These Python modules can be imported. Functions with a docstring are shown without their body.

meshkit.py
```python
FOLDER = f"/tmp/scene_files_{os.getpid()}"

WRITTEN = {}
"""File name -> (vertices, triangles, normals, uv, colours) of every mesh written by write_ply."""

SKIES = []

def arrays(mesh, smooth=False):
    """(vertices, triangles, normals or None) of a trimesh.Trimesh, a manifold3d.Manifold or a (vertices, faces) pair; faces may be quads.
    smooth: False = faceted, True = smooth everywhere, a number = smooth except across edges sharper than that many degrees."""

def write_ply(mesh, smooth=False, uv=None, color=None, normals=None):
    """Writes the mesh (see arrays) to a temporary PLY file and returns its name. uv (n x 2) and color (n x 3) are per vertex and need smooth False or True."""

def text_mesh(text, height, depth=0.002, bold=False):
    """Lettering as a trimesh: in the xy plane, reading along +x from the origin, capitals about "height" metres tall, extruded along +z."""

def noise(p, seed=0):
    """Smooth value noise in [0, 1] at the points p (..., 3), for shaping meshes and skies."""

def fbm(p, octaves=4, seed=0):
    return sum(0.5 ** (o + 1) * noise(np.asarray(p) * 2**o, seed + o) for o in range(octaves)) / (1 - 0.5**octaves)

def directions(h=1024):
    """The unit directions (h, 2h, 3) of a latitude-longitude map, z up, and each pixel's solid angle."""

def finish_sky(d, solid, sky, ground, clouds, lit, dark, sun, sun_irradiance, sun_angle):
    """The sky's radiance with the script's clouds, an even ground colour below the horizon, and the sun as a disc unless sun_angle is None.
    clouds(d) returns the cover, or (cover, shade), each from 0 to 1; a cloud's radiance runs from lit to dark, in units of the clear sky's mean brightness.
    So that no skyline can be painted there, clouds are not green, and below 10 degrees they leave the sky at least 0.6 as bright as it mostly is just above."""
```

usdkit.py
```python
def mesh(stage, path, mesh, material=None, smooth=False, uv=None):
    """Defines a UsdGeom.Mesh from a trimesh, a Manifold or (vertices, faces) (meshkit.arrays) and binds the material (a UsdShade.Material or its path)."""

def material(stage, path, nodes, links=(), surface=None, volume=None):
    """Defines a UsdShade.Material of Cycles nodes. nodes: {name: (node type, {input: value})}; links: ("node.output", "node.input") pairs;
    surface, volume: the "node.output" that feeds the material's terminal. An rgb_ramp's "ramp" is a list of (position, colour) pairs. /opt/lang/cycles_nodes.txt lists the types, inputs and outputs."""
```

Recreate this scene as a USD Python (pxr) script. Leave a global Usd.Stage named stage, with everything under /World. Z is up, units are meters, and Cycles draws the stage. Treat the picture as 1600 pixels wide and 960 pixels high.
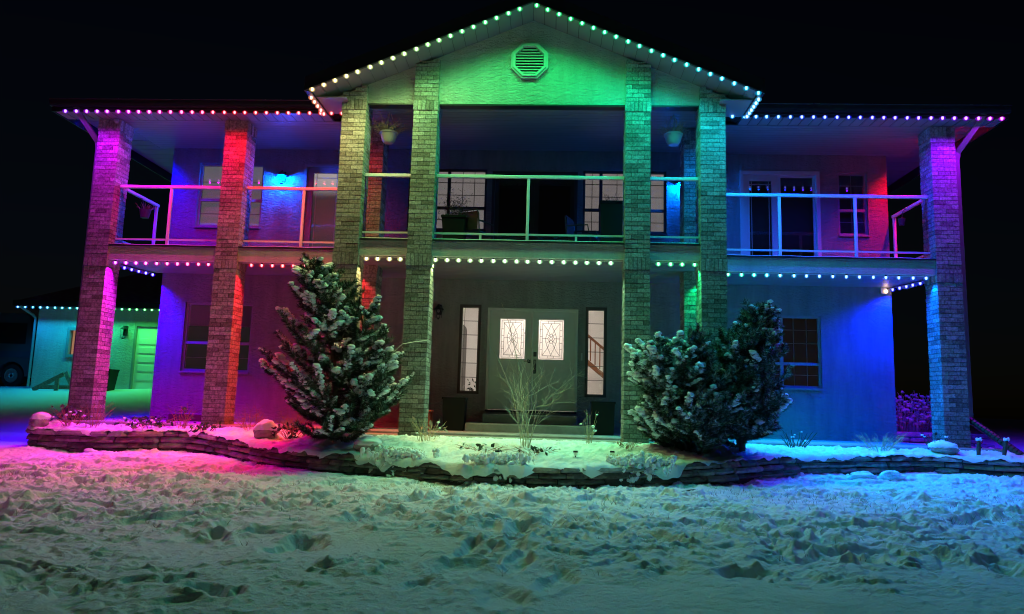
import math, random
import numpy as np
import trimesh
import usdkit, meshkit
from pxr import Usd, UsdGeom, UsdLux, UsdShade, Gf, Sdf
from scipy.interpolate import RBFInterpolator
from shapely.geometry import Polygon, box as sbox
from shapely.ops import unary_union

stage = Usd.Stage.CreateInMemory()
UsdGeom.SetStageUpAxis(stage, 'Z'); UsdGeom.SetStageMetersPerUnit(stage, 1.0)
UsdGeom.Xform.Define(stage, '/World'); UsdGeom.Scope.Define(stage, '/World/Looks')
rng = np.random.default_rng(7); random.seed(7)

# ------------------------------------------------------------------ camera
PITCH, ROLL, YAW = (math.radians(a) for a in (7.662, 1.677, 3.114))
EYE = np.array([.459, -12.989, 1.5])
fw = np.array([-math.sin(YAW)*math.cos(PITCH), math.cos(YAW)*math.cos(PITCH), math.sin(PITCH)])
rt = np.array([math.cos(YAW), math.sin(YAW), 0]); up = np.cross(rt, fw)
RT = rt*math.cos(ROLL)+up*math.sin(ROLL); UP = -rt*math.sin(ROLL)+up*math.cos(ROLL)
cam = UsdGeom.Camera.Define(stage, '/World/camera')
M = Gf.Matrix4d(*RT, 0, *UP, 0, *(-fw), 0, *EYE, 1)
cam.AddTransformOp().Set(M)
cam.CreateHorizontalApertureAttr(36.0); cam.CreateFocalLengthAttr(36.0*1155/1600)
cam.CreateClippingRangeAttr(Gf.Vec2f(.1, 2000)); cam.CreateExposureAttr(1.3)

# ------------------------------------------------------------------ night sky (sun far below strength of day: a black winter night)
sky_m = usdkit.material(stage, '/World/Looks/night_sky', {
    's': ('sky_texture', {'sky_type': 'single_scattering', 'sun_disc': False, 'sun_elevation': math.radians(4), 'sun_rotation': math.pi*.9}),
    't': ('mix', {'mix_type': 'multiply', 'fac': 1.0, 'color2': (.45, .55, 1.0)}), 'b': ('background_shader', {'strength': 0.0006})}, [('s.color', 't.color1'), ('t.color', 'b.color')], surface='b.background')
dome = UsdLux.DomeLight.Define(stage, '/World/sky')
UsdShade.MaterialBindingAPI.Apply(dome.GetPrim()).Bind(sky_m)
dome.GetPrim().SetCustomDataByKey('kind', 'structure')

# strength of the strings of lights
LED = 620.0
BULB = 1.05

# ------------------------------------------------------------------ materials
L = '/World/Looks/'
def mat(name, col, rough=.6, spec=.3, bump=None, vary=None, extra=None):
    """plain principled; vary=(scale, amount, detail) mottles the colour, bump=(scale, distance) adds fine relief"""
    col = tuple(col) if np.ndim(col) else (col,)*3
    n = {'p': ('principled_bsdf', {'base_color': col, 'roughness': rough, 'specular_ior_level': spec, **(extra or {})})}
    k = []
    if vary or bump: n['g'] = ('geometry', {})
    if vary:
        n['n'] = ('noise_texture', {'scale': vary[0], 'detail': vary[2] if len(vary) > 2 else 4, 'roughness': .65})
        a = vary[1]
        n['r'] = ('rgb_ramp', {'ramp': [(.3, tuple(c*(1-a) for c in col)), (.7, tuple(min(1, c*(1+a)) for c in col))]})
        k += [('g.position', 'n.vector'), ('n.fac', 'r.fac'), ('r.color', 'p.base_color')]
    if bump:
        n['bn'] = ('noise_texture', {'scale': bump[0], 'detail': 5, 'roughness': .6})
        n['b'] = ('bump', {'strength': 1.0, 'distance': bump[1]})
        k += [('g.position', 'bn.vector'), ('bn.fac', 'b.height'), ('b.normal', 'p.normal')]
    return usdkit.material(stage, L+name, n, k, surface='p.BSDF')

BRICK = [mat('brick_%s' % s, c, .85, .15, (60, .006), (26, .55)) for s, c in
         (('buff', (.29, .28, .25)), ('tan', (.24, .225, .20)), ('pale', (.36, .345, .32)), ('brown', (.17, .155, .14)), ('grey', (.26, .255, .245)))]
M_ = {}
M_['mortar'] = mat('mortar', (.10, .092, .085), .95, .05, (90, .003))
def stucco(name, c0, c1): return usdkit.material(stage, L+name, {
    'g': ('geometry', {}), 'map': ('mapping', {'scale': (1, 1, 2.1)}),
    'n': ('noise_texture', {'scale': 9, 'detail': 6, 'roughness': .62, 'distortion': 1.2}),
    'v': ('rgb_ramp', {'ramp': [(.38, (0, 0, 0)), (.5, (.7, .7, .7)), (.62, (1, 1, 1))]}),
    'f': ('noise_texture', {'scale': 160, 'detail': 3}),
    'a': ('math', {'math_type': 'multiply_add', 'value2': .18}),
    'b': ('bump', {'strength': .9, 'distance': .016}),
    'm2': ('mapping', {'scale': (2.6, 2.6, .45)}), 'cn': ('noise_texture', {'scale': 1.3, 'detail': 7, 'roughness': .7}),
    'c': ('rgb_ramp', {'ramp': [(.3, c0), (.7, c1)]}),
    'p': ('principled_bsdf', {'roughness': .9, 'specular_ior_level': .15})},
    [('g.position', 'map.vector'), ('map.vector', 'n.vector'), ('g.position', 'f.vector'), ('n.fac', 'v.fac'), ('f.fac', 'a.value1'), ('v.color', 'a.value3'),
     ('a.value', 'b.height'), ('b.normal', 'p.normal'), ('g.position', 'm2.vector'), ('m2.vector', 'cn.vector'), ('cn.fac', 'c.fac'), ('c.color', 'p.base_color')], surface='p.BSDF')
M_['stucco'] = stucco('stucco', (.20, .195, .185), (.29, .285, .275)); M_['stucco_lit'] = stucco('lit_stucco', (.43, .41, .38), (.56, .54, .50))  # one stucco in two tones: dim walls darker, strong light painted into the paler
M_['soffit'] = mat('soffit_aluminium', (.20, .20, .205), .5, .4)
M_['fascia'] = mat('dark_fascia', (.022, .024, .028), .45, .4)
M_['shingle'] = mat('shingles', (.035, .033, .032), .95, .1, (40, .01), (12, .5))
M_['rail'] = mat('white_rail_paint', (.78, .78, .78), .4, .4)
M_['trim'] = mat('window_vinyl', (.24, .24, .25), .45, .4)
M_['trim_spout'] = mat('spout_paint', (.13, .13, .13), .5, .3)
M_['vent_paint'] = mat('vent_paint', (.52, .51, .48), .5, .3)
M_['trim_dark'] = mat('brown_frame', (.07, .055, .05), .5, .4)
M_['door'] = mat('door_paint', (.48, .475, .43), .45, .35, None, (3, .05))
M_['white_door'] = mat('white_door_paint', (.72, .72, .70), .45, .35)
M_['black'] = mat('black_metal', (.018, .018, .02), .4, .5)
M_['black_pot'] = mat('black_planter', (.008, .008, .009), .55, .3)
M_['came'] = mat('leaded_came', (.03, .03, .03), .4, .5)
M_['concrete'] = mat('concrete', (.30, .29, .27), .9, .15, (50, .004), (5, .18))
M_['pot'] = mat('pale_pot', (.42, .40, .36), .6, .3)
M_['red_metal'] = mat('rust_red_metal', (.30, .06, .04), .6, .3, None, (20, .3))
M_['wood'] = mat('weathered_wood', (.30, .24, .18), .85, .15, None, (14, .3))
M_['stair_wood'] = mat('stair_wood', (.25, .10, .05), .5, .3)
M_['plaster'] = mat('hall_plaster', (.74, .70, .66), .9, .1)
M_['dark_room'] = mat('dark_room', (.06, .055, .05), .95, .05)
M_['needle'] = mat('pine_needles', (.040, .064, .036), .6, .3, None, (8, .45))
M_['frost_needle'] = mat('frosted_needles', (.40, .44, .40), .7, .2, None, (9, .3))
M_['bark'] = mat('bark', (.10, .075, .055), .95, .1, (60, .006), (20, .4))
M_['twig'] = mat('pale_twig', (.52, .46, .33), .85, .15, None, (10, .25))
M_['dry'] = mat('dry_stems', (.30, .16, .10), .9, .1, None, (9, .35))
M_['straw'] = mat('straw', (.45, .37, .24), .9, .1, None, (14, .3))
M_['dead_flower'] = mat('dry_flower', (.42, .30, .24), .95, .1, None, (20, .35))
M_['grass_blade'] = mat('grass_blade', (.16, .13, .08), .9, .1, None, (9, .4))
M_['leaf'] = mat('dark_leaf', (.03, .05, .03), .5, .4, None, (12, .4))
STONE = [mat('wall_stone_%s' % s, c, .9, .15, (22, .014), (9, .4)) for s, c in (('slate', (.20, .18, .17)), ('brown', (.25, .20, .16)), ('grey', (.28, .26, .24)), ('dark', (.13, .12, .11)))]
M_['rock'] = mat('boulder', (.34, .31, .28), .9, .15, (14, .02), (6, .35))
M_['rv'] = mat('coach_paint', (.07, .072, .08), .35, .5, None, (2, .06))
M_['rv_dark'] = mat('coach_stripe', (.05, .06, .09), .35, .5)
M_['tyre'] = mat('tyre_rubber', (.02, .02, .02), .9, .2)
M_['steel'] = mat('steel', (.45, .45, .46), .35, .5, extra={'metallic': .8})
M_['snow'] = usdkit.material(stage, L+'snow', {
    'g': ('geometry', {}), 'n': ('noise_texture', {'scale': 26, 'detail': 8, 'roughness': .72}), 'f': ('noise_texture', {'scale': 240, 'detail': 3}),
    'a': ('math', {'math_type': 'multiply_add', 'value2': .12}), 'b': ('bump', {'strength': 1.0, 'distance': .03}),
    'd': ('noise_texture', {'scale': 7, 'detail': 9, 'roughness': .8}),
    'c': ('rgb_ramp', {'ramp': [(.0, (.78, .79, .80)), (.64, (.80, .81, .82)), (.70, (.62, .61, .58)), (.80, (.42, .38, .32))]}),
    'p': ('principled_bsdf', {'roughness': .75, 'specular_ior_level': .25, 'subsurface_weight': .0})},
    [('g.position', 'n.vector'), ('g.position', 'f.vector'), ('f.fac', 'a.value1'), ('n.fac', 'a.value3'), ('a.value', 'b.height'), ('b.normal', 'p.normal'),
     ('g.position', 'd.vector'), ('d.fac', 'c.fac'), ('c.color', 'p.base_color')], surface='p.BSDF')
M_['snow_soft'] = mat('fresh_snow', (.84, .85, .87), .8, .2, (60, .010))

def pane_mat(name, tint=(1, 1, 1), ior=1.5):
    return usdkit.material(stage, L+name, {
        't': ('transparent_bsdf', {'color': tint}), 'g': ('glossy_bsdf', {'color': (1, 1, 1), 'roughness': .012}), 'f': ('fresnel', {'IOR': ior}), 'm': ('mix_closure', {})},
        [('f.fac', 'm.fac'), ('t.BSDF', 'm.closure1'), ('g.BSDF', 'm.closure2')], surface='m.closure')
M_['glass'] = pane_mat('window_glass', (.92, .94, .94), 1.55)
M_['balustrade'] = pane_mat('balustrade_glass', (.88, .90, .90), 1.45)
M_['frost'] = usdkit.material(stage, L+'frosted_glass', {
    'd': ('translucent_bsdf', {'color': (.86, .84, .80)}), 't': ('transparent_bsdf', {'color': (.9, .9, .9)}), 'g': ('geometry', {}),
    'n': ('noise_texture', {'scale': 34, 'detail': 3}), 'r': ('math', {'math_type': 'multiply_add', 'value2': .5, 'value3': .08}), 'm': ('mix_closure', {})},
    [('g.position', 'n.vector'), ('n.fac', 'r.value1'), ('r.value', 'm.fac'), ('d.BSDF', 'm.closure1'), ('t.BSDF', 'm.closure2')], surface='m.closure')

_em = {}
def glow(col, s):
    """a lamp's own glow"""
    key = (tuple(round(float(c), 3) for c in col), round(s, 3))
    if key not in _em:
        nm = L+'glow_%03d' % len(_em)
        _em[key] = usdkit.material(stage, nm, {'e': ('emission', {'color': key[0], 'strength': key[1]})}, surface='e.emission')
    return _em[key]
def blind(name, col, s, fold=60, base=.42):
    """window blind lit from the room behind it"""
    return usdkit.material(stage, L+name, {
        'g': ('geometry', {}), 'w': ('wave_texture', {'wave_type': 'bands', 'bands_direction': 'z', 'scale': fold/6.28, 'distortion': .4, 'detail': 1}),
        'n': ('noise_texture', {'scale': 2.2, 'detail': 3}), 'a': ('math', {'math_type': 'multiply_add', 'value2': .25}),
        'r': ('rgb_ramp', {'ramp': [(.2, tuple(c*.62 for c in col)), (1.0, col)]}),
        'p': ('principled_bsdf', {'base_color': (base, base*.96, base*.92), 'roughness': .9, 'specular_ior_level': .1, 'emission_strength': s})},
        [('g.position', 'w.vector'), ('g.position', 'n.vector'), ('w.fac', 'a.value1'), ('n.fac', 'a.value3'), ('a.value', 'r.fac'), ('r.color', 'p.emission_color')], surface='p.BSDF')

# ------------------------------------------------------------------ scene helpers
used = {}
def path_of(name, parent):
    base = str(parent.GetPath()) if parent else '/World'
    k = used.get((base, name), -1)+1; used[(base, name)] = k
    return base+'/'+name+('_%03d' % k if k else '')
def tag(o, label=None, cat=None, group=None, kind=None):
    for key, v in (('label', label), ('category', cat), ('group', group), ('kind', kind)):
        if v: o.SetCustomDataByKey(key, v)
    return o
def thing(name, label=None, cat=None, group=None, loc=(0, 0, 0), rz=0, parent=None):
    x = UsdGeom.Xform.Define(stage, path_of(name, parent))
    if any(loc) or rz:
        x.AddTranslateOp().Set(Gf.Vec3d(*map(float, loc)))
        if rz: x.AddRotateZOp().Set(math.degrees(rz))
    return tag(x.GetPrim(), label, cat, group)
def obj(name, mesh, material, parent=None, smooth=False, loc=None, **k):
    if isinstance(mesh, MB): mesh = mesh.get()
    m = usdkit.mesh(stage, path_of(name, parent), mesh, M_[material] if isinstance(material, str) else material, smooth)
    if loc is not None: UsdGeom.Xformable(m).AddTranslateOp().Set(Gf.Vec3d(*map(float, loc)))
    return tag(m.GetPrim(), **k)
def copy_of(root, loc, rz=0, **k):
    x = UsdGeom.Xform.Define(stage, path_of(root.GetName().rstrip('0123456789').rstrip('_'), None))
    x.AddTranslateOp().Set(Gf.Vec3d(*map(float, loc))); x.AddRotateZOp().Set(math.degrees(rz))
    p = x.GetPrim(); p.GetReferences().AddInternalReference(root.GetPath()); p.SetInstanceable(True)
    return tag(p, **k)

class MB:
    """collects pieces of one mesh"""
    def __init__(s): s.v, s.f, s.n = [], [], 0
    def add(s, v, f):
        v = np.asarray(v, float); f = np.asarray(f, int)
        if f.shape[1] == 4: f = np.vstack([f[:, [0, 1, 2]], f[:, [0, 2, 3]]])
        s.v.append(v); s.f.append(f+s.n); s.n += len(v); return s
    def tm(s, m): return s.add(m.vertices, m.faces)
    def box(s, x0, x1, y0, y1, z0, z1):
        v = [(x, y, z) for x in (x0, x1) for y in (y0, y1) for z in (z0, z1)]
        return s.add(v, [(0, 1, 3, 2), (4, 6, 7, 5), (0, 4, 5, 1), (2, 3, 7, 6), (0, 2, 6, 4), (1, 5, 7, 3)])
    def cbox(s, x0, x1, y0, y1, z0, z1, c=.006):
        return s.tm(cbox(x0, x1, y0, y1, z0, z1, c))
    def tube(s, pts, r, sides=5, cap=True):
        p = np.asarray(pts, float); r = np.broadcast_to(np.asarray(r, float), (len(p),))
        t = np.gradient(p, axis=0); t /= np.linalg.norm(t, axis=1, keepdims=True)+1e-12
        ref = np.array([0, 0, 1.]) if abs(t[:, 2]).mean() < .8 else np.array([1., 0, 0])
        a = np.cross(t, ref); a /= np.linalg.norm(a, axis=1, keepdims=True)+1e-12
        b = np.cross(t, a); ang = np.arange(sides)*2*np.pi/sides
        v = p[:, None]+r[:, None, None]*(np.cos(ang)[None, :, None]*a[:, None]+np.sin(ang)[None, :, None]*b[:, None])
        i, j = np.meshgrid(np.arange(len(p)-1), np.arange(sides), indexing='ij')
        q = np.stack([i*sides+j, i*sides+(j+1) % sides, (i+1)*sides+(j+1) % sides, (i+1)*sides+j], -1).reshape(-1, 4)
        f = np.vstack([q[:, [0, 1, 2]], q[:, [0, 2, 3]]])
        if cap:
            e = (len(p)-1)*sides
            f = np.vstack([f, [(0, k+1, k) for k in range(1, sides-1)], [(e, e+k, e+k+1) for k in range(1, sides-1)]])
        return s.add(v.reshape(-1, 3), f)
    def lathe(s, prof, loc=(0, 0, 0), n=16):
        pr = np.asarray(prof, float); ang = np.arange(n)*2*np.pi/n
        v = np.stack([pr[:, None, 0]*np.cos(ang), pr[:, None, 0]*np.sin(ang), np.broadcast_to(pr[:, None, 1], (len(pr), n))], -1).reshape(-1, 3)+np.asarray(loc)
        i, j = np.meshgrid(np.arange(len(pr)-1), np.arange(n), indexing='ij')
        return s.add(v, np.stack([i*n+j, i*n+(j+1) % n, (i+1)*n+(j+1) % n, (i+1)*n+j], -1).reshape(-1, 4))
    def get(s): return trimesh.Trimesh(np.vstack(s.v), np.vstack(s.f), process=False)

def cbox(x0, x1, y0, y1, z0, z1, c=.006):
    """box with chamfered edges: 44 triangles"""
    c = min(c, .3*(x1-x0), .3*(y1-y0), .3*(z1-z0))
    lo, hi = np.array([x0, y0, z0]), np.array([x1, y1, z1]); v = []
    for sx in (0, 1):
        for sy in (0, 1):
            for sz in (0, 1):
                s = np.array([sx, sy, sz])
                for k in range(3):
                    inner = np.where(s == 1, hi-c, lo+c); inner[k] = hi[k] if s[k] else lo[k]; v.append(inner)
    return trimesh.convex.convex_hull(np.array(v))
def slab(poly, y0, y1):
    """shapely polygon in (x, z) extruded from y0 to y1"""
    m = trimesh.creation.extrude_polygon(poly, y1-y0, engine='earcut')
    v = m.vertices.copy(); m.vertices = np.c_[v[:, 0], y1-v[:, 2], v[:, 1]]
    return m
def prism_x(pts, x0, x1):
    """polygon in (y, z) extruded along x"""
    m = trimesh.creation.extrude_polygon(Polygon(pts), x1-x0, engine='earcut')
    v = m.vertices.copy(); m.vertices = np.c_[v[:, 2]+x0, v[:, 0], v[:, 1]]
    return m
def lump(r, seed, rough=.35, sub=2, scale=(1, 1, 1), freq=1.6):
    m = trimesh.creation.icosphere(sub, 1.0); v = m.vertices
    d = 1+rough*(meshkit.fbm(v*freq+seed*7.31, 3, seed)-.5)*2
    m.vertices = v*d[:, None]*np.asarray(scale)*r
    return m
def ramp_at(table, x):
    xs = [t[0] for t in table]; return np.array([np.interp(x, xs, [t[1][k] for t in table]) for k in range(3)])

# ------------------------------------------------------------------ ground
ctl = np.array([(-8.97, .2, .47), (-7.64, .1, .48), (-6.1, .3, .53), (-4.61, -.7, .46), (-3.23, -1.6, .42), (-2.38, -1.8, .41), (-1.46, -2.1, .40), (-.5, -2.3, .39), (.4, -2.3, .39),
                (1.77, -2.1, .41), (3.06, -1.6, .44), (3.86, -1.1, .48), (5.05, -.5, .54), (6.81, .0, .58), (8.18, -.3, .54),
                (-12, 2.2, .5), (-9.6, 3.4, .75), (-9.4, 4.6, 1.0), (-15.5, 8, 1.05), (-20, 9, 1.2), (-17, 12, 1.66), (-13, 12, 1.78), (-19, 13, 1.72), (-10, 12, 1.75), (-14, 18, 1.8), (-24, 18, 1.8),
                (0, 1, .55), (-5, 2, .6), (5, 2, .62), (0, 8, .75), (5, 8, .8), (-6, 8, .9), (10.3, 4, .95), (13.6, 10, 1.2), (9.5, 2, .75), (11, -1, .55), (16, 2, .85),
                (0, -13, 0), (-3, -8.4, .13), (.2, -7.9, .14), (3.8, -7.4, .16), (-8, -13, 0), (8, -13, 0), (-4, -4.5, .30), (4, -4.5, .32), (0, -5, .28), (-14, -4, .3), (14, -4, .35), (-25, -10, .1), (25, -10, .1),
                (0, 40, 1.5), (-40, 40, 1.9), (40, 40, 1.5), (25, 20, 1.35), (-40, 0, .8), (40, 0, .8), (0, -40, -.2), (-40, -40, -.2), (40, -40, -.2)])
g_rbf = RBFInterpolator(ctl[:, :2], ctl[:, 2], smoothing=.02, kernel='linear', degree=1)
_lat = np.arange(-48, 48.1, .75)
_zz = g_rbf(np.stack(np.meshgrid(_lat, _lat, indexing='ij'), -1).reshape(-1, 2)).reshape(len(_lat), -1)
from scipy.interpolate import RectBivariateSpline
from scipy.ndimage import gaussian_filter
_zz = gaussian_filter(_zz, .7)
g_spl = RectBivariateSpline(_lat, _lat, _zz, s=0)
def ground(x, y):
    x, y = np.asarray(x, float), np.asarray(y, float)
    return g_spl.ev(np.clip(x, -47, 47), np.clip(y, -47, 47))

def fb(p, octaves, seed):
    """fractal noise whose octaves are turned against each other, so that no grid shows"""
    out = 0; x, y = p[..., 0], p[..., 1]; w = 1.0; tot = 0; f = 1.0
    for o in range(octaves):
        a = .7+1.9*o+seed*.37; c, n = math.cos(a), math.sin(a)
        out = out+w*meshkit.noise(np.stack([(c*x-n*y)*f+o*17.3+seed*3.1, (n*x+c*y)*f-o*9.7, x*0+seed*.61], -1), seed+o); tot += w; w *= .52; f *= 2.13
    return out/tot
def snow_relief(x, y, calm=None):
    """trampled, crusty snow: undulation, broken crust, tracks, crumbs"""
    p = np.stack([x, y], -1)
    w = np.stack([fb(p*1.9, 2, 71)-.5, fb(p*1.9+9, 2, 72)-.5], -1)*.5
    und = (fb(p*.8, 3, 3)-.5)*.11
    mask = np.clip((fb(p*.6+4.2, 3, 11)-.45)*7, 0, 1)
    near = np.clip((-4.6-y)/1.6, 0, 1)                # smoother, less trodden snow away from the house
    mask = np.clip(mask*(1-.45*near)+.55*(1-near), 0, 1)
    q = p+w
    med = fb(q*np.array([5.5, 7.5]), 4, 8)-.5
    crust = np.clip((fb(q*np.array([2.6, 4.6]), 3, 5)-.47)*9, 0, 1)      # plates of crust with steep broken edges
    crumb = np.clip(fb(p*21, 3, 9)-.50, 0, 1)
    trench = np.exp(-((fb(q*np.array([.75, 1.9]), 3, 14)-.5)/.018)**2)+.7*np.exp(-((fb(q*np.array([1.3, 2.6])+5, 3, 15)-.52)/.016)**2)
    tm = np.clip((fb(p*.7+31, 2, 19)-.42)*6, 0, 1)
    return und+mask*(.045*crust+.075*med+.15*crumb)+(1-mask)*(.016*med+.03*crumb)-.055*trench*tm*(.35+.65*mask)
def feet(x, y, z):
    rc = np.random.default_rng(77)                    # kicked-up clods
    for _ in range(420):
        fx, fy, s_ = rc.uniform(-8.5, 9), -2.4-4.6*rc.uniform()**1.6, rc.uniform(.03, .085)
        i0, i1 = np.searchsorted(xs, (fx-.25, fx+.25)); j0, j1 = np.searchsorted(ys, (fy-.25, fy+.25))
        X_, Y_ = x[i0:i1, j0:j1], y[i0:i1, j0:j1]
        px = np.stack([X_, Y_, 0*X_+fx], -1)
        d = np.hypot((X_-fx)*rc.uniform(.6, 1.2), Y_-fy)/s_*(1+1.1*(meshkit.fbm(px*13, 2, 5)-.5)*2)
        z[i0:i1, j0:j1] += s_*rc.uniform(.25, .6)*np.clip(1-d**2*.55, 0, 1)**.8
    r = np.random.default_rng(12)
    trails = []
    for (x0, y0, ang, n) in [(-5.2, -4.7, .2, 15), (-4.4, -5.6, .55, 12), (-2.7, -6.1, .8, 12), (-.5, -7.2, 1.2, 11), (.4, -7.6, 1.7, 13), (1.6, -6.6, .35, 10), (3.1, -6.0, .15, 9), (-3.4, -7.7, .1, 5), (-6.5, -3.2, .1, 14), (.6, -4.6, .05, 10), (4.6, -4.1, .4, 9), (-1.9, -4.2, -.3, 12)]:
        for k in range(int(n*.8)):
            trails.append((x0+math.cos(ang)*.52*k+r.normal(0, .08)+(-1)**k*.11*-math.sin(ang), y0+math.sin(ang)*.52*k+r.normal(0, .08)+(-1)**k*.11*math.cos(ang), ang+r.normal(0, .35)))
    for k in range(30):
        trails.append((r.uniform(-7, 8), r.uniform(-6.4, -2.9), r.uniform(0, 6.3)))
    for (fx, fy, fa) in trails:
        m = (np.abs(x-fx) < .8) & (np.abs(y-fy) < .8)
        if not m.any(): continue
        px = np.stack([x[m], y[m], 0*x[m]], -1)
        n1, n2 = meshkit.fbm(px*5, 3, 91)-.5, meshkit.fbm(px*5+7, 3, 92)-.5
        dx, dy = x[m]-fx+n1*.20, y[m]-fy+n2*.20
        u, w = dx*math.cos(fa)+dy*math.sin(fa), -dx*math.sin(fa)+dy*math.cos(fa)
        L_, W_ = r.uniform(.15, .30), r.uniform(.09, .16)
        d = np.sqrt((u/L_)**2+(w/W_)**2)
        dep = r.uniform(.035, .08)
        z[m] += -dep*(1/(1+np.exp((d-1)*9)))+dep*.40*np.exp(-((d-1.5)/.4)**2)*np.clip(.4+n1*3, 0, 1.1)
    return z
xs = np.r_[np.linspace(-47, -9.2, 50), np.arange(-9, 9.21, .017), np.linspace(9.5, 47, 50)]
ys = np.r_[np.linspace(-47, -10.2, 16), np.arange(-9.2, -5.5, .0145), np.arange(-5.48, .9, .019), np.arange(1, 13, .2), np.linspace(13.5, 47, 30)]
X, Y = np.meshgrid(xs, ys, indexing='ij')
Z = ground(X, Y)
fade = np.clip((1.4-Y)/1.5, 0, 1)*np.clip((9.6-np.abs(X))/.8, 0, 1)
zr = snow_relief(X, Y); zr = feet(X, Y, zr)
Z = Z+zr*(fade*.85+.15)
i, j = np.meshgrid(np.arange(len(xs)-1), np.arange(len(ys)-1), indexing='ij'); ny = len(ys)
q = np.stack([i*ny+j, (i+1)*ny+j, (i+1)*ny+j+1, i*ny+j+1], -1).reshape(-1, 4)
obj('ground', (np.stack([X, Y, Z], -1).reshape(-1, 3), q), 'snow', smooth=True, kind='structure', label='trampled snow covering the lawn and drive')

# ------------------------------------------------------------------ flower bed and its dry stone wall
wall_xy = np.array([(-9.22, 1.7), (-9.25, .8), (-8.97, .2), (-7.64, .1), (-6.1, .25), (-5.3, -.2), (-4.61, -.7), (-3.23, -1.6), (-2.38, -1.85), (-1.46, -2.1), (-.5, -2.3), (.4, -2.3), (1.77, -2.1), (3.06, -1.6), (3.86, -1.1), (5.05, -.5), (6.0, -.2), (6.81, .0), (8.18, -.3), (8.75, .25), (8.8, 1.2)])
wall_h = np.array([.36, .38, .38, .36, .37, .35, .33, .31, .30, .27, .26, .26, .29, .33, .33, .31, .31, .31, .29, .28, .26])
seg = np.r_[0, np.cumsum(np.hypot(*np.diff(wall_xy, axis=0).T))]
S_all = np.linspace(0, seg[-1], 420)
from scipy.interpolate import PchipInterpolator
wx, wy, wh = (PchipInterpolator(seg, c) for c in (wall_xy[:, 0], wall_xy[:, 1], wall_h))
def wpt(s):
    s = np.clip(s, 0, seg[-1]); x, y = float(wx(s)), float(wy(s))
    d = np.array([float(wx(min(s+.02, seg[-1]))-wx(max(s-.02, 0))), float(wy(min(s+.02, seg[-1]))-wy(max(s-.02, 0)))]); d /= np.linalg.norm(d)
    return np.array([x, y]), d, float(ground(x, y)), float(wh(s))
rw = thing('retaining_wall', 'low dry stone retaining wall of dark slabs along the front bed', 'wall')
core = MB()
for k in range(len(S_all)-1):
    (p, d, g, h), (p2, d2, g2, h2) = wpt(S_all[k]), wpt(S_all[k+1])
    n, n2 = np.array([-d[1], d[0]]), np.array([-d2[1], d2[0]])
    v = [(*(p+n*.06), g-.2), (*(p2+n2*.06), g2-.2), (*(p2+n2*.06), g2+h2-.05), (*(p+n*.06), g+h-.05)]
    core.add(v, [(0, 1, 2, 3)])
obj('backfill', core, 'dark_room', rw)
r = np.random.default_rng(5)
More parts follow.
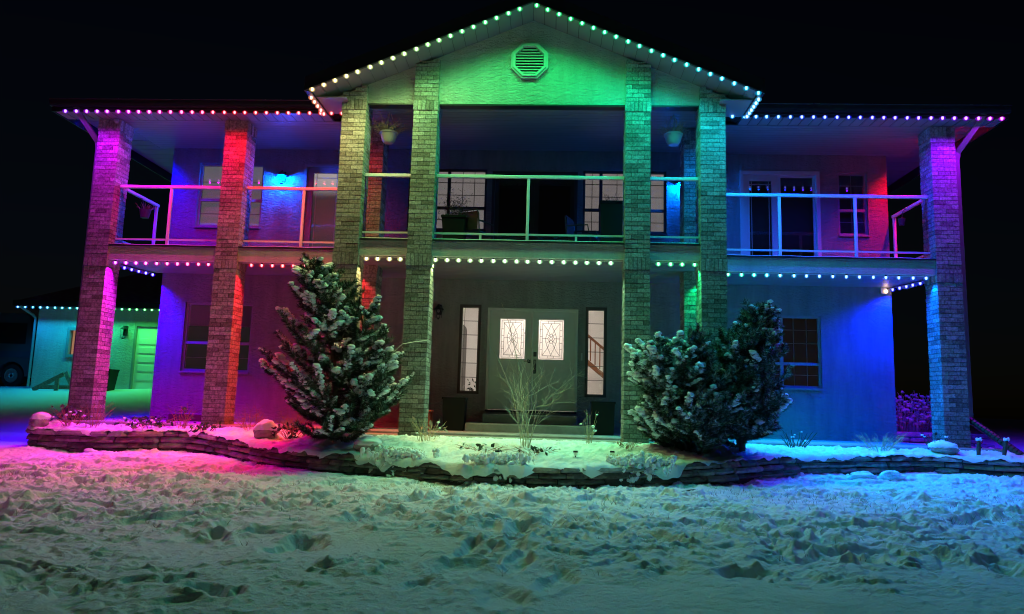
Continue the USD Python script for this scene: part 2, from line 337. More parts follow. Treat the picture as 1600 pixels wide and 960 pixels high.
for c in range(4):
    s = -r.uniform(0, .3)
    while s < seg[-1]:
        ln = r.uniform(.24, .62); s1 = min(s+ln, seg[-1]); s0 = max(s, 0)
        s += ln+.006
        if s1-s0 < .08: continue
        (p, d, g, h), (pa, da, ga, ha) = wpt(s0+.004), wpt(s1-.004)
        hc = (h+.06)/4; ha_ = (ha+.06)/4
        z0, z0b = g-.06+hc*c, ga-.06+ha_*c
        n, nb = np.array([-d[1], d[0]]), np.array([-da[1], da[0]])
        out = r.uniform(-.045, .03, 4); dep = r.uniform(.2, .3)
        m = 4
        ts = np.linspace(0, 1, m+1); rows = []
        jz = r.uniform(-.014, .014, (m+1, 2)); jo = r.uniform(-.018, .018, (m+1, 2))
        for a, t in enumerate(ts):
            pp = wpt(s0+.004+(s1-s0-.008)*t); P, D = pp[0], pp[1]; N = np.array([-D[1], D[0]])
            zb = z0+(z0b-z0)*t+.006+abs(jz[a, 0])*.6; zt = z0+hc+(z0b+ha_-z0-hc)*t-.006+jz[a, 1]*.7
            e = .035 if a in (0, m) else 0
            rows += [(*(P+N*(jo[a, 0]-.01+e+out[0])), zb), (*(P+N*(jo[a, 1]-.01+e+out[1]-.012)), zb+(zt-zb)*.5), (*(P+N*(jo[a, 1]+.012+e+out[1])), zt), (*(P+N*dep), zt), (*(P+N*dep), zb)]
        rows = np.array(rows); f = []
        for a in range(m):
            for b in range(5): f.append((a*5+b, a*5+(b+1) % 5, (a+1)*5+(b+1) % 5, (a+1)*5+b))
        f = [(x[0], x[3], x[2], x[1]) for x in f]
        e0 = m*5
        tri = [(0, 1, 2), (0, 2, 3), (0, 3, 4), (e0, e0+2, e0+1), (e0, e0+3, e0+2), (e0, e0+4, e0+3)]
        mm = MB().add(rows, f); mm.add(rows, tri)
        obj('stone', mm, STONE[r.integers(0, 4)], rw)

back_x = [-9.6, -9.0, -3.75, -3.6, 3.6, 3.75, 9.2]; back_y = [2.2, .72, .72, -.32, -.32, .72, .72]
def bed_z(x, y, t):
    p = np.stack([x, y, np.zeros_like(x)], -1)
    return (.05*(meshkit.fbm(p*3.3, 3, 31)-.5)*2+.09*np.clip(meshkit.fbm(p*11, 3, 36)-.5, 0, 1))*np.sin(np.pi*np.clip(t, .06, .94))+.085*(meshkit.fbm(p*8, 4, 33)-.5)+.05*np.clip(meshkit.fbm(p*24, 2, 35)-.5, 0, 1)
nS, nT = 900, 64
ss = np.linspace(0, seg[-1], nS); Bv = np.zeros((nS, nT, 3))
for a, s in enumerate(ss):
    p, d, g, h = wpt(s); n = np.array([-d[1], d[0]])
    q0 = p+n*.03
    bx = np.clip(p[0], -9.0, 8.6); q1 = np.array([bx*.995, max(np.interp(bx, back_x, back_y), p[1]+.3)])
    if s < 1.2: q1 = np.array([-8.85, max(p[1], .75)+.02])
    if s > seg[-1]-1.2: q1 = np.array([8.45, max(p[1], .6)+.02])
    t = np.linspace(0, 1, nT)
    Bv[a, :, :2] = q0+(q1-q0)*t[:, None]
    Bv[a, :, 2] = g+h+.015+(.945-(g+h+.015))*np.clip(t*1.25, 0, 1)
tt = np.broadcast_to(np.linspace(0, 1, nT), (nS, nT))
Bv[:, :, 2] += bed_z(Bv[:, :, 0], Bv[:, :, 1], tt)
edge = meshkit.fbm(np.stack([ss*2.6, ss*0, ss*0], -1), 3, 4)          # ragged snow lip over the wall
for a in range(nS):
    p, d, g, h = wpt(ss[a]); n = np.array([-d[1], d[0]])
    lip = np.clip(edge[a]-.42, 0, .4)*(.55 if -3 < p[0] < 2.6 else .28)
    Bv[a, 0, :2] -= n*(.03+lip*.55); Bv[a, 0, 2] -= .02+lip*.75
    Bv[a, 1, :2] -= n*(.03+lip*.35); Bv[a, 1, 2] -= lip*.12
i, j = np.meshgrid(np.arange(nS-1), np.arange(nT-1), indexing='ij')
obj('flower_bed', (Bv.reshape(-1, 3), np.stack([i*nT+j, (i+1)*nT+j, (i+1)*nT+j+1, i*nT+j+1], -1).reshape(-1, 4)), 'snow', smooth=True, kind='structure', label='raised bed of snow in front of the house')
from scipy.spatial import cKDTree
_bt = cKDTree(Bv[:, 2:, :2].reshape(-1, 2)); _bz = Bv[:, 2:, 2].reshape(-1)
def bed(x, y): return float(_bz[_bt.query((x, y))[1]])
# ------------------------------------------------------------------ the house
CY = 2.65                                             # front wall plane
house = thing('house', 'two-storey stucco house with brick columns, balconies and a central front gable', 'house')

def win_hole(x0, x1, z0, z1): return sbox(x0, z0, x1, z1)
W_LL, W_UL, W_LR = (-7.54, -6.03, 2.06, 3.56), (-7.49, -6.02, 5.26, 6.72), (4.78, 6.07, 2.05, 3.56)
W_CL, W_CR, W_UR = (-2.75, -1.02, 5.27, 6.66), (1.08, 2.88, 5.27, 6.66), (6.50, 7.12, 5.30, 6.68)
D_UL, D_C, D_R = (-5.10, -4.10, 4.47, 6.72), (-.9, .96, 4.47, 6.6), (4.44, 6.12, 4.47, 6.68)
DOOR, S_L, S_R = (-.90, 1.02, 1.42, 3.58), (-1.455, -1.095, 1.79, 3.59), (1.23, 1.58, 1.79, 3.59)
front = Polygon([(-8.12, .3), (7.53, .3), (7.53, 7.2), (-8.12, 7.2)])
for a in (W_LL, W_UL, W_LR, W_CL, W_CR, W_UR, D_UL, D_C, D_R, DOOR, S_L, S_R):
    front = front.difference(sbox(a[0], a[2], a[1], a[3]))
wl = MB().tm(slab(front, CY, CY+.2))
wl.box(-8.12, -7.92, CY+.2, 11, .3, 7.2).box(7.33, 7.53, CY+.2, 11, .3, 7.2).box(-8.12, 7.53, 11, 11.2, .3, 7.2)
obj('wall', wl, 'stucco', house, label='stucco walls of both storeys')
obj('upper_floor', MB().box(-7.9, 7.3, CY+.2, 10.99, 4.25, 4.4), 'dark_room', house)

# --- slab and entry steps
ps = MB().cbox(-9.05, 8.5, .66, CY+.05, .5, 1.0, .02).cbox(-3.72, 3.72, -.42, .7, .5, .945, .02)
obj('porch_slab', ps, 'concrete', house)
obj('entry_step', MB().cbox(-1.18, 1.32, 1.5, CY-.005, .93, 1.16, .02), 'concrete', house)
obj('entry_step', MB().cbox(-.90, 1.02, 2.02, CY-.004, 1.15, 1.34, .02), 'concrete', house)

# --- balconies, beams, ceilings
bal = MB()
for a in ((-8.6, -3.45, .99, CY), (3.45, 7.86, .99, CY), (-3.45, 3.45, .075, CY)): bal.box(a[0], a[1], a[2]+.12, a[3], 4.225, 4.452)
obj('balcony_floor', bal, mat('deck_membrane', (.11, .11, .11), .8, .2), house)
for a in ((-8.62, -3.46, .985), (3.46, 7.88, .985), (-3.42, 3.42, .075)):
    obj('balcony_beam', MB().box(a[0], a[1], a[2], a[2]+.24, 4.165, 4.435), 'stucco_lit', house)
    obj('drip_edge', MB().box(a[0], a[1], a[2]-.03, a[2]+.118, 4.439, 4.466), 'fascia', house)
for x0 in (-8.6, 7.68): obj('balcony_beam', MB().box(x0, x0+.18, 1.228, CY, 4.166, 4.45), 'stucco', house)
def boards(x0, x1, y0, y1, z, w, along, backing=True):
    n = max(1, round(((y1-y0) if along == 'x' else (x1-x0))/w))
    for k in range(n):
        if along == 'x': a = (x0, x1, y0+(y1-y0)*k/n+.007, y0+(y1-y0)*(k+1)/n-.007)
        else: a = (x0+(x1-x0)*k/n+.012, x0+(x1-x0)*(k+1)/n-.012, y0, y1)
        obj('soffit_board', MB().box(a[0], a[1], a[2], a[3], z, z+.012), 'soffit', house)
    obj('soffit_backing', MB().box(x0-.01, x1+.01, y0-.01, y1+.01, z+.0125, z+.03), 'black', house)
boards(-8.42, -3.44, 1.228, 2.645, 4.19, .16, 'x'); boards(3.44, 7.68, 1.228, 2.645, 4.19, .16, 'x'); boards(-3.43, 3.43, .318, 2.645, 4.186, .16, 'x')
boards(-8.45, -3.47, 1.0, 2.645, 7.05, .13, 'x'); boards(3.47, 7.93, 1.0, 2.645, 7.05, .13, 'x'); boards(-3.46, 3.46, .27, 2.645, 7.08, .13, 'x')
boards(-9.5, -3.98, .57, .985, 7.05, .19, 'y'); boards(3.98, 8.8, .57, .985, 7.05, .19, 'y')
boards(-9.5, -8.56, 1.0, 2.66, 7.235, .3, 'x'); boards(8.04, 8.8, 1.0, 2.66, 7.235, .3, 'x'); boards(-9.5, -8.12, 2.68, 11.2, 7.235, .3, 'x'); boards(7.53, 8.8, 2.68, 11.2, 7.235, .3, 'x')
for x0 in (-8.475, 7.935): obj('side_trim', MB().box(x0, x0+.02, .99, 2.645, 7.046, 7.265), 'soffit', house)

# --- roofs, fascia, gutters
e = [(-9.54, .55, 7.27), (8.83, .55, 7.27), (8.83, 11.7, 7.27), (-9.54, 11.7, 7.27), (-4.2, 5.9, 8.97), (3.5, 5.9, 8.97)]
obj('hip_roof', (np.array(e), [(0, 1, 5), (0, 5, 4), (1, 2, 5), (2, 3, 4), (2, 4, 5), (3, 0, 4), (0, 3, 2), (0, 2, 1)]), 'shingle', house)
SL = .418
def rake(x): return 8.72-SL*abs(x)
gp = Polygon([(-4.05, rake(4.05)+.03), (0, 8.75), (4.05, rake(4.05)+.03), (4.05, rake(4.05)+.25), (0, 8.99), (-4.05, rake(4.05)+.25)])
obj('gable_roof', MB().tm(slab(gp, -.52, 5.8)), 'shingle', house)
for sg in (-1, 1):
    fp = Polygon([(0, 8.715), (sg*4.07, 8.715-SL*4.07), (sg*4.07, 8.975-SL*4.07), (0, 8.975)])
    obj('rake_fascia', MB().tm(slab(fp, -.565, -.525)), 'fascia', house)
    n = 19
    for k in range(n):                                # rake soffit panels, crosswise
        xa, xb = sg*(4.0*k/n+.004), sg*(4.0*(k+1)/n-.005)
        xa, xb = min(xa, xb), max(xa, xb)
        v = [(x, y, rake(x)+dz) for x in (xa, xb) for y in (-.522, .12) for dz in (0, .014)]
        obj('soffit_board', MB().add(v, [(0, 1, 3, 2), (4, 6, 7, 5), (0, 4, 5, 1), (2, 3, 7, 6), (0, 2, 6, 4), (1, 5, 7, 3)]), 'soffit', house)
    xa, xb = sorted((sg*3.97, sg*4.07))
    obj('eave_fascia', MB().box(xa, xb, -.52, .55, rake(4.02)-.02, rake(4.02)+.26), 'fascia', house)
    xa, xb = sorted((sg*3.40, sg*3.965))
    obj('eave_return', MB().box(xa, xb, -.20, .57, 7.045, 7.06), 'soffit', house)
obj('gable_wall', MB().tm(slab(Polygon([(-3.93, 7.062), (3.93, 7.062), (3.93, rake(3.93)-.001), (0, 8.719), (-3.93, rake(3.93)-.001)]), .10, .26)), 'stucco_lit', house, label='stucco gable triangle above the upper balcony')
obj('gable_trim', MB().box(-3.46, 3.46, .085, .268, 7.03, 7.06), 'fascia', house)
for x0, x1 in ((-9.54, -4.0), (4.0, 8.83)):
    obj('eave_fascia', MB().box(x0, x1, .55, .57, 7.04, 7.27), 'fascia', house)
    obj('gutter', MB().tm(prism_x([(.548, 7.13), (.47, 7.13), (.45, 7.18), (.44, 7.25), (.43, 7.262), (.548, 7.262)], x0, x1)), 'fascia', house)
obj('eave_fascia', MB().box(-9.55, -9.53, .571, 11.7, 7.05, 7.27), 'fascia', house)
obj('eave_fascia', MB().box(8.82, 8.84, .571, 11.7, 7.05, 7.27), 'fascia', house)
rs = np.random.default_rng(15)
sg_ = MB()
for k in range(46):
    x = rs.uniform(-9.4, 8.7)
    if abs(x) < 4.2: continue
    m = lump(rs.uniform(.02, .05), k, .6, 1, (2.6, 1, .5), 2); sg_.add(m.vertices+[x, .50, 7.262], m.faces)
obj('roof_snow', sg_, 'snow_soft', house, smooth=True, kind='stuff')
# --- octagonal louvred vent
def octa(r): return Polygon([(r/math.cos(math.pi/8)*math.cos(math.pi/8+k*math.pi/4), r/math.cos(math.pi/8)*math.sin(math.pi/8+k*math.pi/4)) for k in range(8)])
from shapely import affinity
def at2(p, x, z): return affinity.translate(p, x, z)
vent = obj('gable_vent', MB().tm(slab(at2(octa(.345).difference(octa(.26)), -.055, 7.905), .05, .099)).tm(slab(at2(octa(.31).difference(octa(.27)), -.055, 7.905), .03, .051)), 'vent_paint', house, label='octagonal louvred vent')
obj('vent_back', MB().tm(slab(at2(octa(.262), -.055, 7.905), .085, .098)), 'black', vent)
for k in range(9):
    z = 7.905-.22+.44*k/8; hw = min(.255, .255*1.4142-abs(z-7.905)+.003)-.002 if abs(z-7.905) > .105 else .253
    hw = min(.253, (.26*math.sqrt(2))-abs(z-7.905))
    obj('slat', MB().add([(-.055-hw, .045, z-.022), (-.055+hw, .045, z-.022), (-.055+hw, .083, z+.018), (-.055-hw, .083, z+.018), (-.055-hw, .05, z-.028), (-.055+hw, .05, z-.028), (-.055+hw, .084, z+.010), (-.055-hw, .084, z+.010)],
        [(0, 1, 2, 3), (5, 4, 7, 6), (4, 5, 1, 0), (3, 2, 6, 7)]), 'vent_paint', vent)

# --- brick columns: mortar core, bricks as sub-parts
CW = .224; CO = .082                                  # half width, course height
bricks = []                                           # (distance, column index, box, tone)
cols = []
def column(cx, y0, z0, top, bands, bond=0):
    ci = len(cols)
    zt = top(cx)
    core = MB().box(cx-CW+.014, cx+CW-.014, y0+.014, y0+2*CW-.014, z0, min(top(cx-CW), top(cx+CW))-.004)
    cols.append(obj('brick_column', core, 'mortar', house))
    r = np.random.default_rng(100+ci)
    def put(xa, xb, ya, yb, za, zb, proud=0):
        d = r.uniform(-.003, .003)+proud
        if xa <= cx-CW+.001: xa -= d
        if xb >= cx+CW-.001: xb += d
        if ya <= y0+.001: ya -= d
        if yb >= y0+2*CW-.001: yb += d
        zz = min(top(xa), top(xb))-.003
        if za > zz-.02: return
        dist = np.linalg.norm(np.array([(xa+xb)/2, (ya+yb)/2, (za+zb)/2])-EYE)+(50 if ya > y0+.2 and not (xb > cx+.2 if cx < EYE[0] else xa < cx-.2) else 0)
        bricks.append((dist, ci, (xa, xb, ya, yb, za, min(zb, zz)), int(r.choice(5, p=[.34, .24, .16, .14, .12]))))
    J = .005; y1 = y0+2*CW
    z = z0; c = bond
    bl = sorted(bands)
    while z < zt:
        b = next((b for b in bl if b[0]-.03 <= z < b[1]-.02), None)
        if b:                                         # soldier course: bricks on end, a little proud
            n = 6
            for k in range(n):
                w = 2*CW/n; xa = cx-CW+w*k
                put(xa+(J if k else 0), xa+w-(J if k < n-1 else 0), y0, y0+.075, z+J, b[1]-J, .010)
                put(xa+(J if k else 0), xa+w-(J if k < n-1 else 0), y1-.075, y1, z+J, b[1]-J, .010)
            for k in range(4):
                w = (2*CW-.15)/4; ya = y0+.075+w*k
                for xa in (cx-CW, cx+CW-.08): put(xa, xa+.08, ya+J, ya+w-J, z+J, b[1]-J, .010)
            z = b[1]; continue
        zz = (z+J, z+CO-J)
        if c % 2 == 0:
            for ya, yb in ((y0, y0+.10), (y1-.10, y1)):
                put(cx-CW, cx-J, ya, yb, *zz); put(cx+J, cx+CW, ya, yb, *zz)
            for xa in (cx-CW, cx+CW-.10): put(xa, xa+.10, y0+.10+2*J, y1-.10-2*J, *zz)
        else:
            q = CW/2
            for xa, xb in ((cx-CW, cx-q-J), (cx+q+J, cx+CW)):
                put(xa, xb, y0, y0+CW-J, *zz); put(xa, xb, y0+CW+J, y1, *zz)
            put(cx-q+J, cx+q-J, y0, y0+.10, *zz); put(cx-q+J, cx+q-J, y1-.10, y1, *zz)
        z += CO; c += 1
flat = lambda x: 7.045
lowb, highb = (3.97, 4.19), (6.87, 7.09)
for cx in (-3.30, -1.956, 1.956, 3.30): column(cx, 0, .93, rake, [lowb, highb])
for cx in (-8.578, -5.946, 7.831): column(cx, .95, .98, flat, [lowb, (6.82, 7.04)], 1)
for cx in (-3.225, 3.215): column(cx, 1.20, .98, flat, [lowb, (6.82, 7.04)], 1)
bricks.sort(key=lambda b: b[0])
rest = [MB() for _ in range(5)]
for k, (dist, ci, b, tone) in enumerate(bricks):
    if k < 300: obj('brick', MB().cbox(*b, .006), BRICK[tone], cols[ci])
    else: rest[tone].box(*b)
for k in range(5): obj('brickwork', rest[k], BRICK[k], house, kind='stuff')

# --- railings of the balconies (one part per bay: rails, posts, glass)
def bay(x0, x1, y, posts, stubs=()):
    rl = obj('railing', MB().cbox(x0, x1, y-.032, y+.032, 5.675, 5.735, .008), 'rail', house)
    obj('bottom_rail', MB().box(x0+.002, x1-.002, y-.02, y+.02, 4.60, 4.632), 'rail', rl); obj('bottom_rail', MB().cbox(x0, x1, y-.03, y+.03, 4.47, 4.512, .006), 'rail', rl)
    for p in posts: obj('post', MB().cbox(p-.027, p+.027, y-.027, y+.027, 4.513, 5.674, .006), 'rail', rl)
    for p in stubs: obj('post', MB().box(p-.02, p+.02, y-.018, y+.018, 4.513, 4.599), 'rail', rl)
    e = [x0]+list(posts)+[x1]
    for a, b in zip(e[:-1], e[1:]): obj('glass_pane', MB().box(a+.03, b-.03, y-.004, y+.004, 4.635, 5.672), 'balustrade', rl)
bay(-8.352, -6.172, 1.17, [-7.28]); bay(-5.72, -3.45, 1.17, [-4.55]); bay(3.44, 7.605, 1.17, [4.81, 6.24])
bay(-3.074, -2.182, .22, []); bay(-1.73, 1.73, .22, [-.02], [-.88, .87]); bay(2.182, 3.074, .22, [])
def side_bay(x, y0, y1, post):
    rl = obj('railing', MB().cbox(x-.03, x+.03, y0, y1, 5.675, 5.735, .008), 'rail', house)
    obj('bottom_rail', MB().box(x-.02, x+.02, y0, y1, 4.60, 4.632), 'rail', rl); obj('bottom_rail', MB().cbox(x-.03, x+.03, y0, y1, 4.47, 4.512), 'rail', rl)
    for p in post: obj('post', MB().cbox(x-.027, x+.027, p-.027, p+.027, 4.513, 5.674, .006), 'rail', rl)
side_bay(-8.36, 1.40, 2.645, [2.58]); side_bay(7.62, 1.40, 2.645, [2.58])
side_bay(-3.30, .452, .99, []); side_bay(3.30, .452, .99, [])

# --- windows and doors
def window(a, mat_blind, mull=(), rail_z=None, grid=(), frame='trim', fw_=.05, mstyle='trim', deep=.055, cell=None, blind_z=None, vert_below=True):
    x0, x1, z0, z1 = a; y = CY+deep
    fr = MB().box(x0, x0+fw_, y, y+.06, z0, z1).box(x1-fw_, x1, y, y+.06, z0, z1).box(x0+fw_, x1-fw_, y, y+.06, z0, z0+fw_).box(x0+fw_, x1-fw_, y, y+.06, z1-fw_, z1)
    fr.box(x0-.01, x1+.01, CY-.035, y-.002, z0-.035, z0-.002)
    w = obj('window', fr, frame, house)
    for m in mull: obj('mullion', MB().box(m-.035, m+.035, y-.004, y+.055, z0+fw_, z1-fw_), frame, w)
    if rail_z: obj('meeting_rail', MB().box(x0+fw_, x1-fw_, y-.006, y+.056, rail_z-.03, rail_z+.03), frame, w)
    for g in grid:                                    # thin glazing bars: ('x', value) upright, ('z', value) level
        b = MB().box(g[1]-.007, g[1]+.007, y+.030, y+.042, z0+fw_, z1-fw_) if g[0] == 'x' else MB().box(x0+fw_, x1-fw_, y+.031, y+.041, g[1]-.007, g[1]+.007)
        obj('glazing_bar', b, mstyle, w)
    obj('pane', MB().box(x0+fw_, x1-fw_, y+.020, y+.026, z0+fw_, z1-fw_), 'glass', w)
    if mat_blind is not None:
        obj('blind', MB().box(x0-.02, x1+.02, y+.165, y+.17, z0-.02, z1+.02), mat_blind, w)
    return w
B_mid = blind('lit_blind', (1.0, .80, .78), .12)
B_left = blind('dim_blind', (1.0, .92, .98), .055)
B_low = blind('night_blind', (1.0, .90, .66), .006, 20, .10)
B_low2 = blind('night_blind_warm', (1.0, .66, .45), .002, 24, .04)
B_off = M_['dark_room']
def g(xs_, zs_): return [('x', v) for v in xs_]+[('z', v) for v in zs_]
window(W_CL, B_mid, [-1.86], 5.78, g([-2.3, -1.56, -1.3], [6.36, 6.08, 5.52]), 'trim_dark', mstyle='trim_dark')
window(W_CR, B_mid, [1.47, 2.20], 5.78, g([1.28, 1.82, 2.55], [6.36, 6.08, 5.52]), 'trim_dark', mstyle='trim_dark')
w = window(W_UL, B_left, [], 5.88, g([-6.75], [6.3, 5.57]), 'trim')
w = window(W_LL, B_low, [], 2.68, g([], [2.36]), 'trim')
obj('blind', MB().box(W_LL[0]+.05, W_LL[1]-.05, CY+.12, CY+.13, 3.05, 3.52), mat('pale_shade', (.5, .48, .46), .9, .1), w)
window(W_LR, B_low2, [5.27], 2.55, g([5.53, 5.80], [3.26, 2.98, 2.32]), 'trim', mstyle='pot')
window(W_UR, B_off, [], 5.85, g([6.81], [6.4, 6.12, 5.6]), 'trim')
# patio doors of the balcony
def leaf_door(name, a, m, glass, back=None, bars=(), parent=house, inset=.05, bot=.24, side=.14):
    x0, x1, z0, z1 = a; y = CY+inset
    gx0, gx1, gz0, gz1 = x0+side, x1-side, z0+bot, z1-side*.9
    p = sbox(x0, z0, x1, z1).difference(sbox(gx0, gz0, gx1, gz1))
    d = obj(name, MB().tm(slab(p, y, y+.045)), m, parent)
    obj('glass', MB().box(gx0, gx1, y+.018, y+.024, gz0, gz1), glass, d)
    for b in bars: obj('glazing_bar', MB().box(*((b[1]-.006, b[1]+.006, y+.008, y+.017, gz0, gz1) if b[0] == 'x' else (gx0, gx1, y+.009, y+.016, b[1]-.006, b[1]+.006))), 'pot', d)
    if back is not None: obj('blind', MB().box(x0-.05, x1+.05, y+.20, y+.205, z0, z1), back, d)
    return d
def jamb(a, m='trim', w_=.06):
    x0, x1, z0, z1 = a
    p = sbox(x0-.001, z0, x1+.001, z1+.001).difference(sbox(x0+w_, z0-.1, x1-w_, z1-w_))
    return obj('door_frame', MB().tm(slab(p, CY-.02, CY+.13)), m, house)
jamb(D_UL, 'trim'); jamb(D_R, 'vent_paint', .075); jamb(D_C, 'trim_dark')
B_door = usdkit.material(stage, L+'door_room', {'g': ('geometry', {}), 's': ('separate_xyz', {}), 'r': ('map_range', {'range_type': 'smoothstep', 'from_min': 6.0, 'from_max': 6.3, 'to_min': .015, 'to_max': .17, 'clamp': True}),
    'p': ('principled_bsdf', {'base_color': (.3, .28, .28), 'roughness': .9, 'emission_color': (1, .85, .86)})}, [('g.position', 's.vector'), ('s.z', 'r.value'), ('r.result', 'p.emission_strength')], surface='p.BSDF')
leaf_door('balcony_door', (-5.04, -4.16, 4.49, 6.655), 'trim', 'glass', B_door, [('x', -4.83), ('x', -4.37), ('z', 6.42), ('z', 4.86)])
leaf_door('balcony_door', (4.515, 5.26, 4.49, 6.605), 'vent_paint', 'glass', B_off, [('x', 4.70), ('x', 5.07), ('z', 6.4)])
leaf_door('screen_door', (5.265, 6.045, 4.49, 6.606), 'vent_paint', 'glass', B_off, [], side=.05, bot=.08)
leaf_door('balcony_door', (-.84, .03, 4.49, 6.535), 'trim_dark', 'glass', B_off, side=.09, bot=.12)
leaf_door('balcony_door', (.035, .90, 4.49, 6.535), 'trim_dark', 'glass', B_off, side=.09, bot=.12)

# --- front entrance: pair of doors with leaded oval-diamond glass, two sidelights, lit hall behind
jamb(DOOR, 'door', .05)
obj('threshold', MB().cbox(-.9, 1.02, CY-.06, CY+.12, 1.385, 1.425, .01), 'black', house)
for sg, x0, x1 in ((-1, -.85, .055), (1, .065, .97)):
    xm = (x0+x1)/2 + (.035 if sg < 0 else -.06)
    a, b, c, d = xm-.27, xm+.27, 2.50, 3.36
    lf = obj('front_door', MB().tm(slab(sbox(x0, 1.43, x1, 3.525).difference(sbox(a, c, b, d)), CY+.03, CY+.075)), 'door', house)
    obj('glass_frame', MB().tm(slab(sbox(a-.05, c-.05, b+.05, d+.05).difference(sbox(a+.004, c+.004, b-.004, d-.004)), CY+.012, CY+.03)), 'door', lf)
    obj('glass', MB().box(a, b, CY+.045, CY+.051, c, d), 'frost', lf)
    cm = MB(); yy = CY+.040
    def line(*pts, r_=.0042): cm.tube([(p[0], yy, p[1]) for p in pts], r_, 4)
    xc, zc = xm, (c+d)/2+.02
    for k in (.035, .085):
        line((a+k, c+k), (b-k, c+k)); line((a+k, d-k), (b-k, d-k)); line((a+k, c+k), (a+k, d-k)); line((b-k, c+k), (b-k, d-k))
    for tz in np.linspace(c+.085, d-.085, 6)[1:-1]: line((a+.035, tz), (a+.085, tz)); line((b-.085, tz), (b-.035, tz))
    for tx in np.linspace(a+.085, b-.085, 4)[1:-1]: line((tx, c+.035), (tx, c+.085)); line((tx, d-.085), (tx, d-.035))
    t = np.linspace(0, 1, 12)
    for s2 in (-1, 1):                                # long curved diamond and the small star inside it
        line(*[(xc+s2*.115*math.sin(math.pi*u)**1.4, c+.085+(d-c-.17)*u) for u in t])
        line(*[(xc+s2*(.19-.17*math.sin(math.pi*u*.5)), c+.085+.36*u) for u in t])
        line(*[(xc+s2*(.19-.17*math.sin(math.pi*u*.5)), d-.085-.30*u) for u in t])
        line((xc, zc+.11), (xc+s2*.075, zc)); line((xc, zc-.11), (xc+s2*.075, zc)); line((xc+s2*.075, zc), (xc+s2*.185, zc))
        line((xc, zc+.05), (xc+s2*.035, zc)); line((xc, zc-.05), (xc+s2*.035, zc)); line((xc+s2*.0375, zc+.055), (xc+s2*.09, zc+.10)); line((xc+s2*.0375, zc-.055), (xc+s2*.09, zc-.10))
    obj('leading', cm, 'came', lf)
    hx = .0 if sg < 0 else .125
    if sg > 0:
        obj('deadbolt', MB().cbox(hx-.035, hx+.035, CY+.005, CY+.03, 2.56, 2.66, .01), 'black', lf)
        obj('handle', MB().cbox(hx-.03, hx+.03, CY+.008, CY+.03, 2.20, 2.50, .01).tube([(hx, CY+.01, 2.47), (hx, CY-.045, 2.44), (hx, CY-.05, 2.33), (hx, CY-.045, 2.24), (hx, CY+.01, 2.21)], .012, 6), 'black', lf)
    else:
        obj('handle', MB().cbox(-.035, .035, CY+.006, CY+.03, 2.42, 2.50, .01).tube([(0, CY+.01, 2.46), (0, CY-.04, 2.46), (-.10, CY-.045, 2.455)], .011, 6), 'black', lf)
        obj('knocker', MB().lathe([(.001, 0), (.02, .005), (.02, .03), (.001, .035)], (-.1, CY+.02, 3.04), 8), 'steel', lf)
obj('door_post', MB().cbox(.035, .085, CY+.0, CY+.028, 1.43, 3.525, .008), 'door', house)
for a in (S_L, S_R):
    x0, x1, z0, z1 = a
    fr = obj('sidelight', MB().tm(slab(sbox(x0-.05, z0-.05, x1+.05, z1+.05).difference(sbox(x0+.012, z0+.012, x1-.012, z1-.012)), CY-.012, CY+.03)), 'trim_dark', house)
    obj('pane', MB().box(x0, x1, CY+.045, CY+.051, z0, z1), 'glass', fr)
    for k in range(1, 6): obj('glazing_bar', MB().box(x0, x1, CY+.035, CY+.043, z0+(z1-z0)*k/6-.006, z0+(z1-z0)*k/6+.006), 'came', fr)
    if a is S_L: obj('glazing_bar', MB().box(x0+.05, x0+.058, CY+.034, CY+.044, z0, z1), 'came', fr)
obj('doorbell', MB().cbox(1.09, 1.125, CY-.022, CY-.001, 2.5, 2.66, .006), 'steel', house)
# hall
hl = MB()
hy0, hy1 = CY+.201, CY+2.3
hl.box(-2.0, -1.95, hy0, hy1, 1.3, 4.1).box(2.05, 2.1, hy0, hy1, 1.3, 4.1).box(-2.0, 2.1, hy1, hy1+.05, 1.3, 4.1).box(-1.95, 2.05, hy0, hy1, 1.3, 1.4).box(-1.95, 2.05, hy0, hy1, 4.05, 4.1)
hall = obj('hall', hl, 'plaster', house, label='lit entrance hall behind the front doors')
st = MB()
for k in range(12):
    x = 1.28+.11*k; z = 3.20-.09*k
    st.box(x-.013, x+.013, hy1-.5, hy1-.47, z-.50, z+.02)
st.add([(1.1, hy1-.52, 3.36), (2.05, hy1-.52, 2.58), (2.05, hy1-.45, 2.58), (1.1, hy1-.45, 3.36), (1.1, hy1-.52, 3.43), (2.05, hy1-.52, 2.65), (2.05, hy1-.45, 2.65), (1.1, hy1-.45, 3.43)], [(0, 1, 5, 4), (3, 7, 6, 2), (4, 5, 6, 7), (0, 3, 2, 1)])
st.add([(1.1, hy1-.54, 2.70), (2.05, hy1-.54, 1.92), (2.05, hy1-.43, 1.92), (1.1, hy1-.43, 2.70), (1.1, hy1-.54, 2.83), (2.05, hy1-.54, 2.05), (2.05, hy1-.43, 2.05), (1.1, hy1-.43, 2.83)], [(0, 1, 5, 4), (3, 7, 6, 2), (4, 5, 6, 7), (0, 3, 2, 1)])
obj('stair_rail', st, 'stair_wood', hall)
arch = Polygon([(-1.93, 1.4), (-1.60, 1.4), (-1.60, 3.3)]+[(-1.765+.165*math.cos(u), 3.3+.165*math.sin(u)) for u in np.linspace(0, math.pi, 10)]+[(-1.93, 3.3)])
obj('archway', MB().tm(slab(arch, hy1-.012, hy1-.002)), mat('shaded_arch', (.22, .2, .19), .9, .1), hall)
pl = MB()
rr = np.random.default_rng(3)
